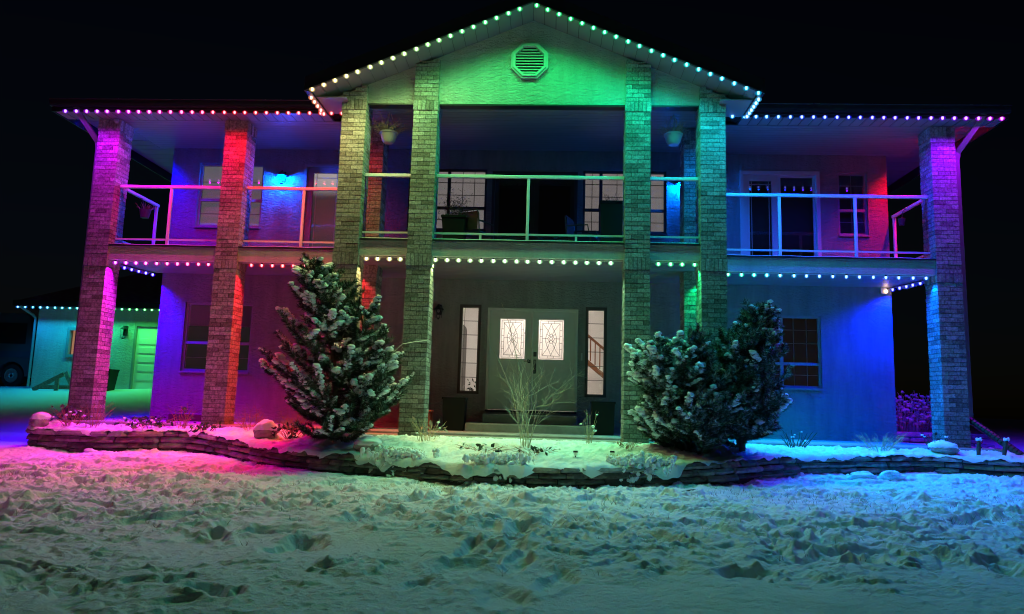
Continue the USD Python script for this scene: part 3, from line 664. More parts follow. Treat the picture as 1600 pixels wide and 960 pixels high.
for k in range(26):
    a, b = rr.uniform(-1.3, -1.12), rr.uniform(1.62, 2.05); s_ = rr.uniform(.02, .05); an = rr.uniform(0, 6.3)
    y = CY+.16+rr.uniform(-.03, .03)
    pl.add([(a-s_*math.cos(an), y, b-s_*math.sin(an)), (a+.4*s_*math.sin(an), y+.01, b-.4*s_*math.cos(an)), (a+s_*math.cos(an), y, b+s_*math.sin(an)), (a-.4*s_*math.sin(an), y-.01, b+.4*s_*math.cos(an))], [(0, 1, 2, 3)])
obj('hall_plant', pl, 'leaf', hall)
HALL_LAMP = obj('ceiling_lamp', MB().lathe([(.001, -.10), (.10, -.085), (.15, -.04), (.16, 0), (.001, .001)], (.05, CY+1.1, 4.048), 16), glow((1, .91, .84), 68.0), hall)

# --- wall lanterns
def lantern(x, z, lit, lab):
    y = CY
    l = obj('wall_lantern', MB().cbox(x-.05, x+.05, y-.025, y-.001, z-.02, z+.2, .008).tube([(x, y-.02, z+.14), (x, y-.10, z+.2), (x, y-.13, z+.16)], .012, 6), 'black', house, label=lab)
    cx, cy = x, y-.13
    obj('lantern_roof', MB().lathe([(.012, z+.19), (.03, z+.17), (.105, z+.10), (.115, z+.070), (.0, z+.1)], (cx, cy, 0), 6), 'black', l)
    cg = MB()
    for k in range(6):
        a = k*math.pi/3+.2
        cg.tube([(cx+.082*math.cos(a), cy+.082*math.sin(a), z+.10), (cx+.062*math.cos(a), cy+.062*math.sin(a), z-.10)], .006, 4)
    cg.lathe([(.001, z-.14), (.02, z-.12), (.034, z-.105), (.034, z-.095), (.0, z-.094)], (cx, cy, 0), 6)
    obj('cage', cg, 'black', l)
    b = trimesh.creation.icosphere(2, .034); b.apply_translation((cx, cy, z+.05)); 
    bulb = obj('bulb', MB().tm(b), glow(lit, LANT*(1 if x < 0 else .5)) if lit else 'frost', l)
    return l
LANT = 4600.0
lantern(-5.56, 6.33, (.0, .07, 1.0), 'lantern with a lit blue bulb'); lantern(3.17, 6.26, (.0, .12, 1.0), 'lantern with a lit blue bulb'); lantern(-1.95, 3.42, None, 'unlit black lantern')
# corner lamp at the right end of the porch, dome camera, downspouts
cl = obj('corner_lamp', MB().box(7.30, 7.42, CY-.05, CY-.001, 4.05, 4.185), 'trim', house, label='small warm lamp under the right balcony corner')
obj('lens', MB().tm(trimesh.creation.icosphere(2, .03).apply_translation((7.40, CY-.07, 4.10))), glow((1, .62, .35), 12.0), cl)
obj('security_camera', MB().lathe([(.045, 0), (.05, -.03), (.045, -.06), (.001, -.10)], (-8.42, .90, 7.03), 12), 'trim', house)
def strip(pts, w_, d_, m, name, lab=None):
    b = MB().tube(pts, 1, 4); 
    b = MB()
    p = np.asarray(pts, float)
    for a, c in zip(p[:-1], p[1:]):
        t = (c-a)/np.linalg.norm(c-a); s1 = np.array([1., 0, 0])*w_/2 if abs(t[0]) < .9 else np.array([0, 0, 1.])*w_/2
        s1 = np.cross(np.array([0, 1., 0]), t); s1 = s1/np.linalg.norm(s1)*w_/2 if np.linalg.norm(s1) > .1 else np.array([w_/2, 0, 0])
        s2 = np.cross(t, s1); s2 = s2/np.linalg.norm(s2)*d_/2
        a2, c2 = a-t*.012, c+t*.012
        v = [q+i_*s1+j_*s2 for q in (a2, c2) for i_ in (-1, 1) for j_ in (-1, 1)]
        b.add(v, [(0, 1, 3, 2), (4, 6, 7, 5), (0, 4, 5, 1), (2, 3, 7, 6), (0, 2, 6, 4), (1, 5, 7, 3)])
    return obj(name, b, m, house, label=lab)
strip([(-9.02, .52, 7.12), (-9.0, .60, 7.02), (-8.86, 1.06, 6.60), (-8.86, 1.10, 6.45), (-8.86, 1.10, 1.25), (-9.0, .95, 1.05)], .09, .07, 'trim_spout', 'downspout', 'downspout beside the leftmost column')
ds = strip([(8.36, .52, 7.12), (8.33, .62, 7.00), (8.13, 1.02, 6.55), (8.11, 1.04, 6.4), (8.11, 1.04, 1.5)], .09, .07, 'trim_spout', 'downspout', 'downspout beside the rightmost column')
fx = MB(); 
for k in range(15):
    u0, u1 = k/15, (k+.75)/15
    P = lambda u: np.array([8.11+.42*u, 1.04-.75*u, 1.5-.58*u])
    fx.tube([P(u0), P(u1)], [.062, .062], 10); fx.tube([P(u1), P((k+1)/15)], [.050, .050], 10)
obj('drain_extension', fx, 'black', house, label='black corrugated drain pipe')
# ------------------------------------------------------------------ strings of coloured lights
UPC = [(-9.3, (.18, .0, 1)), (-8.5, (.55, .0, 1)), (-7.6, (1, .0, .66)), (-6.7, (1, .0, .18)), (-6, (1, .0, .02)), (-4.2, (1, .02, .02))]
GAC = [(-4, (1, .62, .22)), (-3.3, (.88, .80, .28)), (-2.4, (.58, .94, .30)), (-1.2, (.12, 1, .26)), (0, (.02, 1, .20)), (.9, (.0, 1, .24)), (1.9, (.0, 1, .52)), (2.8, (.0, .84, .90)), (3.4, (.0, .62, 1)), (4, (.0, .46, 1))]
URC = [(4.0, (.0, .26, 1)), (5, (.0, .06, 1)), (6, (.0, .01, 1)), (7, (.05, .0, 1)), (7.8, (.17, .0, 1)), (8.8, (.60, .0, .85))]
LLC = [(-8.4, (.60, .0, 1)), (-7.6, (1, .0, .60)), (-6.6, (1, .0, .18)), (-5.6, (1, .0, .03)), (-3.4, (1, .02, .02))]
LCC = [(-3.1, (.95, .72, .25)), (-1.8, (.70, .97, .36)), (0, (.48, 1, .46)), (1.6, (.34, 1, .48)), (2.2, (.08, 1, .34)), (3.1, (.02, 1, .28))]
LRC = [(3.2, (.0, 1, .22)), (3.8, (.0, 1, .45)), (4.6, (.0, .56, 1)), (5.3, (.0, .16, 1)), (7.6, (.0, .12, 1))]
bulb_prof = [(.0, -.072), (.012, -.069), (.023, -.058), (.030, -.040), (.029, -.022), (.020, -.008), (.0, -.006)]
n_str = [0]
def halo_shell(c):
    """added glowing shell that paints a coloured halo round the bright core"""
    key = ('halo_shell', tuple(float(v) for v in c))
    if key not in _em:
        _em[key] = usdkit.material(stage, L+'halo_glow_%03d' % len(_em), {'e': ('emission', {'color': key[1], 'strength': .34}), 't': ('transparent_bsdf', {}), 'm': ('mix_closure', {'fac': .5})},
            [('t.BSDF', 'm.closure1'), ('e.emission', 'm.closure2')], surface='m.closure')
    return _em[key]
def string(label, pts, spacing, colour, power=1.0, size=1.0, lamp=True, tilt=0.0, cone=None, soft=.65, turn=0.0, skip=lambda p: False, group='strings of coloured bulbs along the eaves and balconies'):
    p = np.asarray(pts, float); sl = np.r_[0, np.cumsum(np.linalg.norm(np.diff(p, axis=0), axis=1))]
    t = thing('string_lights', label, 'string lights', group)
    tr = MB().tube(p+[0, 0, .012], .010, 5)
    n_str[0] += 1; r = np.random.default_rng(40+n_str[0])
    where = []
    for s in np.arange(spacing*.3, sl[-1], spacing):
        s = s+r.normal(0, .006)
        q = np.array([np.interp(s, sl, p[:, k]) for k in range(3)])
        if skip(q): continue
        tr.lathe([(.0, .012), (.021, .010), (.021, -.012), (.0, -.014)], q, 8); where.append(q)
    obj('socket_track', tr, 'black', t)
    for q in where:
        c = np.clip(np.asarray(colour(q)), 0, 1); c = c/c.max()
        b = MB().lathe([(a*.78*size, z*.92*size) for a, z in bulb_prof], (0, 0, 0), 10)
        bo = obj('bulb', b, glow(np.round(c*.80+.20, 2), BULB*3.2), t, loc=q+[0, 0, -.004], smooth=True)
        gl_ = MB().lathe([(a*1.75*size, z*1.06*size-.001) for a, z in bulb_prof], (0, 0, 0), 10)
        obj('halo_shell', gl_, halo_shell(np.round(c, 2)), bo, smooth=True)  # halo of the bulb imitated by a faint emissive shell
        if lamp:
            li = UsdLux.SphereLight.Define(stage, path_of('lamp', t))
            li.CreateRadiusAttr(.016); li.CreateIntensityAttr(LED*power); li.CreateColorAttr(Gf.Vec3f(*map(float, c)))
            li.AddTranslateOp().Set(Gf.Vec3d(*map(float, q+[0, 0, -.080*size-.016])))
            sh = UsdLux.ShapingAPI.Apply(li.GetPrim()); sh.CreateShapingConeAngleAttr(cone or CONE); sh.CreateShapingConeSoftnessAttr(soft)
            if tilt: li.AddRotateXOp().Set(-tilt)
            if turn: li.AddRotateYOp().Set(turn)
    return t
CONE = 53.0
mono = lambda c: (lambda q: c)
string('magenta to red bulbs along the left upper eave', [(-9.28, .50, 7.065), (-3.50, .50, 7.065)], .213, lambda q: ramp_at(UPC, q[0]), 2.5, tilt=-6, cone=74, soft=1.0)
string('violet to pink bulbs along the right upper eave', [(3.50, .50, 7.065), (8.72, .50, 7.065)], .213, lambda q: ramp_at(URC, q[0]), 4.2, tilt=-3, cone=74, soft=1.0)
string('warm to green bulbs up the left slope of the gable', [(-3.98, -.575, rake(3.98)-.012), (-.06, -.575, rake(.06)-.012)], .222, lambda q: ramp_at(GAC, q[0]), 2.3, tilt=11, cone=80, soft=.95)
string('green to cyan bulbs down the right slope of the gable', [(.0, -.575, rake(0)-.012), (3.98, -.575, rake(3.98)-.012)], .222, lambda q: ramp_at(GAC, q[0]), 2.3, tilt=11, cone=80, soft=.95)
string('orange bulbs running back under the left end of the gable', [(-4.02, -.36, 7.03), (-4.02, .46, 7.03)], .19, lambda q: ramp_at([(-.4, (1, .36, .16)), (.5, (1, .08, .08))], q[1]))
string('pale blue bulbs running back under the right end of the gable', [(4.02, -.40, 7.03), (4.02, .46, 7.03)], .155, lambda q: ramp_at([(-.4, (.05, .50, 1)), (.5, (.04, .34, 1))], q[1]))
string('blue bulbs along the left side eave above the porch end', [(-8.52, 1.02, 7.195), (-8.52, 2.45, 7.195)], .215, mono((.0, .0, 1)), 14.0, cone=60, turn=-34)
string('red bulbs along the right side eave above the porch end', [(8.00, 1.02, 7.195), (8.00, 2.45, 7.195)], .215, mono((1, .0, .02)), 9.0, cone=54, turn=38)
LOW = 2.5
def between(a, b): return lambda q: not any(u < q[0] < v for u, v in zip(a, b))
string('magenta to red bulbs under the left balcony', [(-8.33, 1.10, 4.155), (-3.24, 1.10, 4.155)], .213, lambda q: ramp_at(LLC, q[0]), LOW*2.0, tilt=14, cone=56, skip=lambda q: -6.20 < q[0] < -5.69)
string('warm white bulbs under the middle balcony', [(-3.03, .20, 4.155), (3.06, .20, 4.155)], .213, lambda q: ramp_at(LCC, q[0]), LOW, tilt=13, cone=46, skip=lambda q: 1.70 < abs(q[0]) < 2.21)
string('green to cyan bulbs under the right balcony', [(3.24, 1.10, 4.155), (7.58, 1.10, 4.155)], .245, lambda q: ramp_at(LRC, q[0]), LOW*2.1, tilt=14, cone=56)
string('blue bulbs under the left end of the balcony', [(-8.47, 1.42, 4.155), (-8.20, 2.62, 4.155)], .20, mono((.03, .0, 1)), LOW*4.5, cone=62)
string('blue bulbs under the right end of the balcony', [(7.70, 1.42, 4.155), (7.44, 2.62, 4.155)], .20, mono((.0, .01, 1)), LOW*4.5, cone=78)

# ------------------------------------------------------------------ garage on the left
ga = thing('garage', 'small stucco garage with dark hip roof beyond the left column', 'garage')
gw = slab(Polygon([(-17.6, .9), (-9, .9), (-9, 4.6), (-17.6, 4.6)]).difference(sbox(-14.06, .8, -13.1, 4.02)).difference(sbox(-16.42, 2.8, -15.55, 3.76)), 12, 12.2)
obj('wall', MB().tm(gw).box(-17.6, -17.4, 12.2, 19, .9, 4.6).box(-9.2, -9, 12.2, 19, .9, 4.6), 'stucco_lit', ga)
e = [(-18.15, 11.45, 4.62), (-8.4, 11.45, 4.62), (-8.4, 19.6, 4.62), (-18.15, 19.6, 4.62), (-15.4, 15.5, 6.55), (-11.2, 15.5, 6.55)]
obj('roof', (np.array(e), [(0, 1, 5), (0, 5, 4), (1, 2, 5), (2, 3, 4), (2, 4, 5), (3, 0, 4), (0, 3, 2), (0, 2, 1)]), mat('garage_shingles', (.34, .30, .29), .95, .1, (30, .01), (9, .4)), ga)
obj('fascia', MB().box(-18.17, -8.4, 11.43, 11.449, 4.47, 4.66).box(-18.17, -18.151, 11.45, 19.6, 4.47, 4.66).box(-18.15, -8.4, 11.45, 11.99, 4.50, 4.52), 'fascia', ga)
d = obj('door', MB().tm(slab(sbox(-14.0, 1.55, -13.1, 3.9), 12.06, 12.10)), 'white_door', ga, label='panelled white side door')
for k in range(6):
    z = 1.72+.31*k
    obj('panel', MB().cbox(-13.88, -13.2, 12.035, 12.065, z, z+.22, .02), 'white_door', d)
obj('door_frame', MB().tm(slab(sbox(-14.06, 1.4, -13.05, 4.02).difference(sbox(-13.99, 1.3, -13.1, 3.62+.28)), 11.97, 12.12)), 'trim', ga)
wn = obj('window', MB().tm(slab(sbox(-16.46, 2.76, -15.51, 3.8).difference(sbox(-16.36, 2.86, -15.61, 3.7)), 11.95, 12.08)), 'trim', ga)
obj('blind', MB().box(-16.37, -15.6, 12.15, 12.16, 2.8, 3.76), blind('garage_blind', (1, .45, .22), .22, 30), wn)
obj('pane', MB().box(-16.37, -15.6, 12.06, 12.066, 2.8, 3.76), 'glass', wn)
gl = MB().cbox(-14.44, -14.30, 11.93, 11.999, 3.55, 3.9, .01).lathe([(.0, 3.88), (.05, 3.86), (.12, 3.78), (.11, 3.77), (.0, 3.775)], (-14.37, 11.84, 0), 6).lathe([(.0, 3.42), (.07, 3.45), (.07, 3.47), (0, 3.475)], (-14.37, 11.84, 0), 6)
for k in range(6):
    a = k*math.pi/3; gl.tube([(-14.37+.10*math.cos(a), 11.84+.10*math.sin(a), 3.78), (-14.37+.07*math.cos(a), 11.84+.07*math.sin(a), 3.46)], .008, 4)
obj('wall_lantern', gl, 'black', ga)
strip_g = MB().tube([(-17.95, 11.5, 4.45), (-17.7, 11.85, 4.20), (-17.66, 11.95, 4.1)], .045, 6).tube([(-17.66, 11.95, 4.1), (-17.66, 11.95, 1.7)], .04, 6)
obj('downspout', strip_g, 'trim', ga)
GC = [(-18, (.0, .26, 1)), (-16.4, (.0, .60, 1)), (-15.2, (.02, 1, .55)), (-14, (.05, 1, .18)), (-13, (.10, 1, .14))]
string('blue to green bulbs along the garage eave', [(-18.05, 11.44, 4.46), (-11.5, 11.44, 4.46)], .265, lambda q: ramp_at(GC, q[0]), 1.3, 1.1, cone=66)
def tapered_pot(name, label, loc, w0, w1, h, m, group=None, square=True, n=4, cat='planter'):
    t = thing(name, label, cat, group, loc)
    a = math.sqrt(2) if square else 1
    b = MB().lathe([(w0/2*a, 0), (w1/2*a, h-.04), (w1/2*a+.02, h-.04), (w1/2*a+.02, h), (w1/2*a-.02, h), (w1/2*a-.03, h-.06), (.001, h-.06)], n=n)
    v = np.vstack(b.v)
    if square: c, s_ = math.cos(math.pi/4), math.sin(math.pi/4); v = v@np.array([[c, s_, 0], [-s_, c, 0], [0, 0, 1]])
    obj('pot', (v, np.vstack(b.f)), m, t)
    return t
t = tapered_pot('planter', 'dark square planter beside the green-lit garage door', (-14.55, 11.4, float(ground(-14.55, 11.4))-.02), .40, .54, .74, 'black_pot')
def stems(n, seed, r0, r1, h, lean=.3, rad=.004, curve=.1, fork=0):
    b = MB(); rr = np.random.default_rng(seed)
    for k in range(n):
        a = rr.uniform(0, 2*np.pi); d = r0*math.sqrt(rr.uniform()); hh = h*rr.uniform(.55, 1.0); l = r1*rr.uniform(.3, 1)
        u = np.linspace(0, 1, 5)[:, None]; w = rr.normal(0, curve*hh*.35, (5, 3))*np.linspace(0, 1, 5)[:, None]
        pts = np.array([d*math.cos(a), d*math.sin(a), 0])+u*np.array([0, 0, hh])+u**1.3*np.array([l*math.cos(a), l*math.sin(a), 0])+w
        b.tube(pts, rad*np.linspace(1, .45, 5), 4)
        for f in range(fork):
            i_ = rr.integers(1, 4); e_ = pts[i_]+np.array([rr.normal(0, .1), rr.normal(0, .1), rr.uniform(.05, .2)])*hh
            b.tube([pts[i_], (pts[i_]+e_)/2+rr.normal(0, .01, 3), e_], [rad*.7, rad*.5, rad*.35], 3)
    return b
obj('dead_plants', MB().tm(stems(14, 3, .2, .12, .3).get()) , 'dry', t, loc=(0, 0, .72))
def plank(b, a, c, w_, d_):
    a, c = np.array(a, float), np.array(c, float); t = (c-a)/np.linalg.norm(c-a)
    s1 = np.cross(t, [0, 1., 0]); s1 = s1/np.linalg.norm(s1)*w_/2; s2 = np.cross(t, s1); s2 = s2/np.linalg.norm(s2)*d_/2
    v = [q+i_*s1+j_*s2 for q in (a, c) for i_ in (-1, 1) for j_ in (-1, 1)]
    return b.add(v, [(0, 1, 3, 2), (4, 6, 7, 5), (0, 4, 5, 1), (2, 3, 7, 6), (0, 2, 6, 4), (1, 5, 7, 3)])
gz = float(ground(-16.2, 11.4))
t = thing('leaning_boards', 'weathered boards leaning in a tent shape below the garage window', 'boards')
for a, c in (((-17.0, 11.3, gz), (-16.0, 11.35, gz+.56)), ((-16.15, 11.25, gz), (-16.18, 11.3, gz+.40)), ((-15.55, 11.3, gz+.02), (-16.0, 11.42, gz+.62)), ((-15.40, 11.4, gz+.02), (-15.8, 11.5, gz+.58)), ((-16.9, 11.35, gz+.1), (-15.6, 11.45, gz+.12))): obj('board', plank(MB(), a, c, .14, .04), 'wood', t)
t = thing('bench', 'low pale slatted bench against the garage wall', 'bench')
bz = float(ground(-15, 11.6))
for k in range(3): obj('slat', MB().box(-15.5, -14.9+.12, 11.45+.14*k, 11.57+.14*k, bz+.52, bz+.56), 'wood', t)
for x in (-15.42, -14.86): obj('leg', MB().box(x-.03, x+.03, 11.48, 11.82, bz, bz+.515), 'wood', t)

# ------------------------------------------------------------------ motor coach parked at the far left
co = thing('motor_coach', 'dark motor coach parked beside the garage at the left edge', 'motor coach')
cz = float(ground(-19.5, 13))
body = Polygon([(-26.5, cz+.38), (-18.35, cz+.38), (-18.30, cz+.9), (-18.34, cz+1.9), (-18.5, cz+2.55), (-18.75, cz+2.66), (-26.5, cz+2.70)])
ach = lambda x: Polygon([(x+.52*math.cos(u), cz+.38+.52*math.sin(u)) for u in np.linspace(-.1, math.pi+.1, 14)])
obj('body', MB().tm(slab(body.difference(ach(-18.98)).difference(ach(-24.6)), 12.8, 15.2)), 'rv', co)
obj('stripe', MB().box(-26.4, -18.33, 12.785, 12.799, cz+1.05, cz+1.28), 'rv_dark', co)
for x0, x1 in ((-19.9, -18.55), (-21.6, -20.1), (-23.4, -21.8)): obj('window', MB().box(x0, x1, 12.78, 12.799, cz+1.55, cz+2.3), 'black_pot', co)
for x in (-18.98, -24.6):
    wv = MB().lathe([(.001, -.14), (.30, -.14), (.40, -.12), (.42, -.05), (.42, .12), (.001, .13)], n=24); v = np.vstack(wv.v)
    wheel = obj('wheel', (np.c_[v[:, 0]+x, v[:, 2]+12.98, v[:, 1]+cz+.40], np.vstack(wv.f)), 'tyre', co)
    wv = MB().lathe([(.001, -.10), (.08, -.16), (.10, -.145), (.22, -.142), (.25, -.15), (.25, -.13), (.001, -.12)], n=20); v = np.vstack(wv.v)
    obj('hub', (np.c_[v[:, 0]+x, v[:, 2]+12.98, v[:, 1]+cz+.40], np.vstack(wv.f)), 'steel', wheel)
obj('mirror', MB().box(-18.33, -18.02, 12.7, 12.76, cz+.95, cz+1.0), 'rv', co)
#==PART4==
# ------------------------------------------------------------------ snow-laden pines
def unit(v): return v/(np.linalg.norm(v)+1e-9)
def pine(label, base, leaders, branches, seed, needle_l=.075, snow_side=None, snow_amt=.8, dens=1.0, frosty=.22):
    """leaders: polylines (points relative to base, radius); branches: (leader, start t, azimuth, length, rise, snow)"""
    t = thing('pine_tree', label, 'pine tree', 'snowy pines in the front bed', base)
    rr = np.random.default_rng(seed)
    trunk, limbs, needles, snow, frost = MB(), MB(), MB(), MB(), MB()
    def tuft_along(pts, r0, n, fwd=.55):
        pts = np.asarray(pts); seg_ = np.diff(pts, axis=0); 
        for _ in range(int(n*dens)):
            k = rr.integers(0, len(seg_)); p = pts[k]+seg_[k]*rr.uniform(); d = unit(seg_[k])
            q = unit(rr.normal(0, 1, 3)); q = unit(q-d*(q@d)); a = unit(q*(1-fwd*.5)+d*fwd*rr.uniform(.3, 1.3)+np.array([0, 0, .12]))
            ln = r0*rr.uniform(.75, 1.2); w = unit(np.cross(a, rr.normal(0, 1, 3)))*.0062
            (frost if rr.uniform() < frosty and a[2] > -.1 else needles).add([p-w, p+w, p+a*ln], [(0, 1, 2)])
    def snow_on(pts, r_, k0=0):
        pts = np.asarray(pts)
        for p in pts[k0:]:
            m = lump(r_*rr.uniform(.55, 1.15), int(rr.integers(0, 9999)), .8, 1, (1.05, 1.05, .66), 2.4)
            snow.add(m.vertices+p+[rr.normal(0, .012), rr.normal(0, .012), r_*.55], m.faces)
    for L_, r0 in leaders:
        L_ = np.asarray(L_, float)
        trunk.tube(L_, np.linspace(r0, .009, len(L_)), 7)
        top = [L_[-1]-[0, 0, .32], L_[-1]-[0, 0, .1], L_[-1]+[0, 0, .03]]
        tuft_along(top, needle_l, 260)
    for (li, t0, az, ln, rise, sn) in branches:
        L_ = np.asarray(leaders[li][0], float); u = t0*(len(L_)-1); k = min(int(u), len(L_)-2)
        p = L_[k]+(L_[k+1]-L_[k])*(u-k); d = np.array([math.cos(az), math.sin(az), 0])
        n = 7; uu = np.linspace(0, 1, n)
        pts = np.array([p+d*ln*v+np.array([0, 0, ln*(rise*v+.30*v**2.2-.10*math.sin(v*math.pi))])+rr.normal(0, .018, 3)*v for v in uu])
        limbs.tube(pts, np.linspace(.016+.008*ln, .005, n), 5)
        tuft_along(pts[1:], needle_l*1.15, 260+520*ln)
        tips = [pts[-3:]]
        for s2 in range(int(3+5*ln)):                 # side twigs
            v = rr.uniform(.35, .95); b0 = p+(pts[-1]-p)*v; b0 = pts[int(v*(n-1))]
            az2 = az+rr.choice([-1, 1])*rr.uniform(.4, 1.1); l2 = rr.uniform(.12, .30)*(1.15-.4*v)
            d2 = np.array([math.cos(az2), math.sin(az2), rr.uniform(.05, .7)])
            tw = np.array([b0+d2*l2*w_+np.array([0, 0, .25*l2*w_**2]) for w_ in np.linspace(0, 1, 4)])
            limbs.tube(tw, np.linspace(.007, .004, 4), 4); tuft_along(tw, needle_l, 190); tips.append(tw[1:])
        for tp in tips:
            if rr.uniform() < sn*.8:
                fine = np.vstack([tp[0]+(tp[-1]-tp[0])*w_ for w_ in np.linspace(0, 1.0, 2+int(np.linalg.norm(tp[-1]-tp[0])/.034))])
                snow_on(fine, .046*rr.uniform(.6, 1.35))
    obj('trunk', trunk, 'bark', t, smooth=True); obj('branches', limbs, 'bark', t, kind='stuff')
    obj('needles', needles, 'needle', t, kind='stuff')
    obj('frosted_needles', frost, 'frost_needle', t, kind='stuff')
    if snow.n: obj('snow', snow, 'snow_soft', t, smooth=True, kind='stuff')
    return t
r = np.random.default_rng(21)
def zone(x, y): return np.array([x, y, bed(x, y)-.05])
# left pine: cone about 3 m tall, tip left of its foot, open right side low down
b = zone(-2.98, -1.0)
lead = [([(0, 0, 0), (-.03, 0, .6), (-.12, 0, 1.3), (-.28, .02, 2.0), (-.42, .03, 2.45), (-.52, .02, 2.95)], .065), ([(.05, .05, .1), (.28, .1, .9), (.34, .12, 1.7), (.22, .1, 2.35)], .035)]
br = []
for k in range(58):
    u = (k+.5)/58; tt_ = .10+.86*u**.92
    rad = 1.24*(1-u)**.95+.10
    az = k*2.39996+r.normal(0, .2)
    f = rad*r.uniform(.72, 1.05)
    if math.cos(az) > .3 and .35 < u < .55: f *= .8
    br.append((0, tt_, az, f, r.uniform(.12, .42)+.25*u, .62 if u > .22 else .38))
for k in range(20):
    u = k/20; br.append((1, .15+.8*u, k*2.4+.7, .62*(1-u)+.15, r.uniform(.1, .5), .5))
for az, z_, l_ in ((-.15, .26, 1.02), (.1, .32, .92), (.25, .16, .85), (-.5, .20, .8), (.0, .42, .8)): br.append((0, z_, az, l_, .30, .9))
for az, z_, l_ in ((3.2, .25, 1.25), (3.35, .31, 1.2), (2.9, .20, 1.2), (3.0, .40, 1.0)): br.append((0, z_, az, l_, .10, .9))
for k in range(26):
    br.append((0, r.uniform(.03, .20), k*2.39996+.3, r.uniform(.55, 1.15), r.uniform(-.02, .22), .4))
pine('tall snowy pine left of the front steps', b, lead, br, 31, dens=1.0)
# right pair: a broad bushy one with snowy left flank, and a taller dark one behind to the right
b = zone(2.68, -.95)
lead = [([(0, 0, 0), (.03, 0, .6), (.10, 0, 1.2), (.15, .0, 2.05)], .05), ([(-.1, 0, .05), (-.36, .05, .7), (-.52, .05, 1.25), (-.50, .05, 1.72)], .03), ([(-.05, -.1, .05), (-.22, -.1, .8), (-.15, -.1, 1.55)], .03), ([(.1, -.05, .05), (.26, -.05, .6), (.34, -.05, .9), (.38, 0, 1.2)], .03)]
br = []
for k in range(44):
    u = (k+.5)/44; br.append((0, .14+.80*u, k*2.39996, (.64*(1-u)**1.3+.07)*r.uniform(.75, 1.05), r.uniform(.2, .7), .22 if k % 4 else .5))
for k in range(30):
    u = (k+.5)/30; br.append((1, .10+.88*u, k*2.39996+.5, (.46*(1-u)**.6+.14)*r.uniform(.8, 1.1), r.uniform(.2, .7), .95))
for k in range(22):
    u = (k+.5)/22; br.append((2, .12+.85*u, k*2.4+1.5, (.5*(1-u)**.6+.15), r.uniform(.2, .7), .45))
for k in range(22):
    u = (k+.5)/22; br.append((3, .12+.85*u, k*2.4+2.5, (.5*(1-u)**.6+.15), r.uniform(.2, .7), .25))
for az, z_, l_ in ((3.1, .18, .85), (3.4, .14, .9), (2.8, .22, .8), (3.2, .10, .9)): br.append((0, z_, az, l_, .12, .9))
for k in range(26):
    br.append((0, r.uniform(.03, .22), k*2.39996+.3, r.uniform(.5, .95), r.uniform(.0, .3), .5 if math.cos(k*2.39996+.3) < 0 else .15))
pine('broad bushy pine with snow globs on its left flank, right of the steps', b, lead, br, 32, dens=1.0, frosty=.42)
b = zone(3.56, -.72)
lead = [([(0, 0, 0), (.05, 0, .8), (.18, 0, 1.6), (.28, .02, 1.95), (.34, .02, 2.42)], .055), ([(-.05, 0, .1), (-.12, 0, .9), (-.15, 0, 1.9)], .03)]
br = []
for k in range(70):
    u = (k+.5)/70; az = k*2.39996; rad = (.80*(1-u)**1.15+.08)*r.uniform(.75, 1.05)
    if u > .72: rad *= .8
    br.append((0, .12+.84*u, az, rad, r.uniform(.2, .75), .6 if math.cos(az) > .25 and .2 < u < .8 else .18))
for k in range(18):
    u = (k+.5)/18; br.append((1, .12+.85*u, k*2.4+.5, (.42*(1-u)**.6+.15), r.uniform(.2, .7), .10))
for k in range(24):
    br.append((0, r.uniform(.03, .22), k*2.39996+.3, r.uniform(.45, .9), r.uniform(.05, .35), .12))
pine('tallest dark pine of the right-hand clump, nearest the window', b, lead, br, 33, dens=1.05, frosty=.32)

# ------------------------------------------------------------------ bare shrub and bed plants
def bare_shrub(name, label, cat, loc, n, h, spread, seed, m, rad=.008, depth=3, group=None, wild=.55):
    t = thing(name, label, cat, group, loc); rr = np.random.default_rng(seed); B = MB()
    def grow(p, d, ln, rd, lv):
        k = 5; pts = [p]; dd = d
        for q in range(k):
            dd = unit(dd+rr.normal(0, wild*.3, 3)+np.array([0, 0, .05])); pts.append(pts[-1]+dd*ln/k)
        B.tube(pts, np.linspace(rd, rd*.55, k+1), 4 if lv < depth else 5, cap=False)
        if lv:
            for _ in range(rr.integers(2, 5)):
                i_ = rr.integers(2, k+1); grow(pts[i_], unit(dd+rr.normal(0, wild, 3)), ln*rr.uniform(.4, .7), rd*.55, lv-1)
    for k in range(n):
        a = k*2.4+rr.normal(0, .3); s_ = spread*rr.uniform(.3, 1)
        grow(np.array([.05*math.cos(a), .05*math.sin(a), 0]), unit(np.array([math.cos(a)*s_, math.sin(a)*s_, 1])), h*rr.uniform(.5, .72), rad*rr.uniform(.7, 1.2), depth)
    obj('twigs', B, m, t, kind='stuff')
    return t
bare_shrub('bare_shrub', 'pale leafless shrub standing in front of the front doors', 'shrub', zone(.08, -1.15), 12, 1.42, .26, 4, 'twig', .0065, wild=.40)
t = thing('bare_shoots', 'two long bare shoots rising above the pale shrub', 'twig', None, zone(.08, -1.15))
obj('shoot', MB().tube([(-.05, 0, .2), (-.22, .02, .9), (-.42, .02, 1.35), (-.62, .03, 1.72)], [.008, .007, .006, .003], 5), 'twig', t)
obj('shoot', MB().tube([(.05, 0, .2), (-.10, .05, 1.2), (-.30, .05, 2.0), (-.44, .05, 2.36)], [.008, .007, .005, .003], 5), 'twig', t)
bare_shrub('red_shrub', 'fine reddish bare shrub right of the second column', 'shrub', zone(-4.95, .35), 26, .62, 1.25, 9, 'dry', .0045, 1)
bare_shrub('red_shrub', 'rounded brown twiggy shrub behind the large white boulder', 'shrub', zone(-4.05, .0), 22, .50, 1.0, 10, 'dry', .0045, 2)
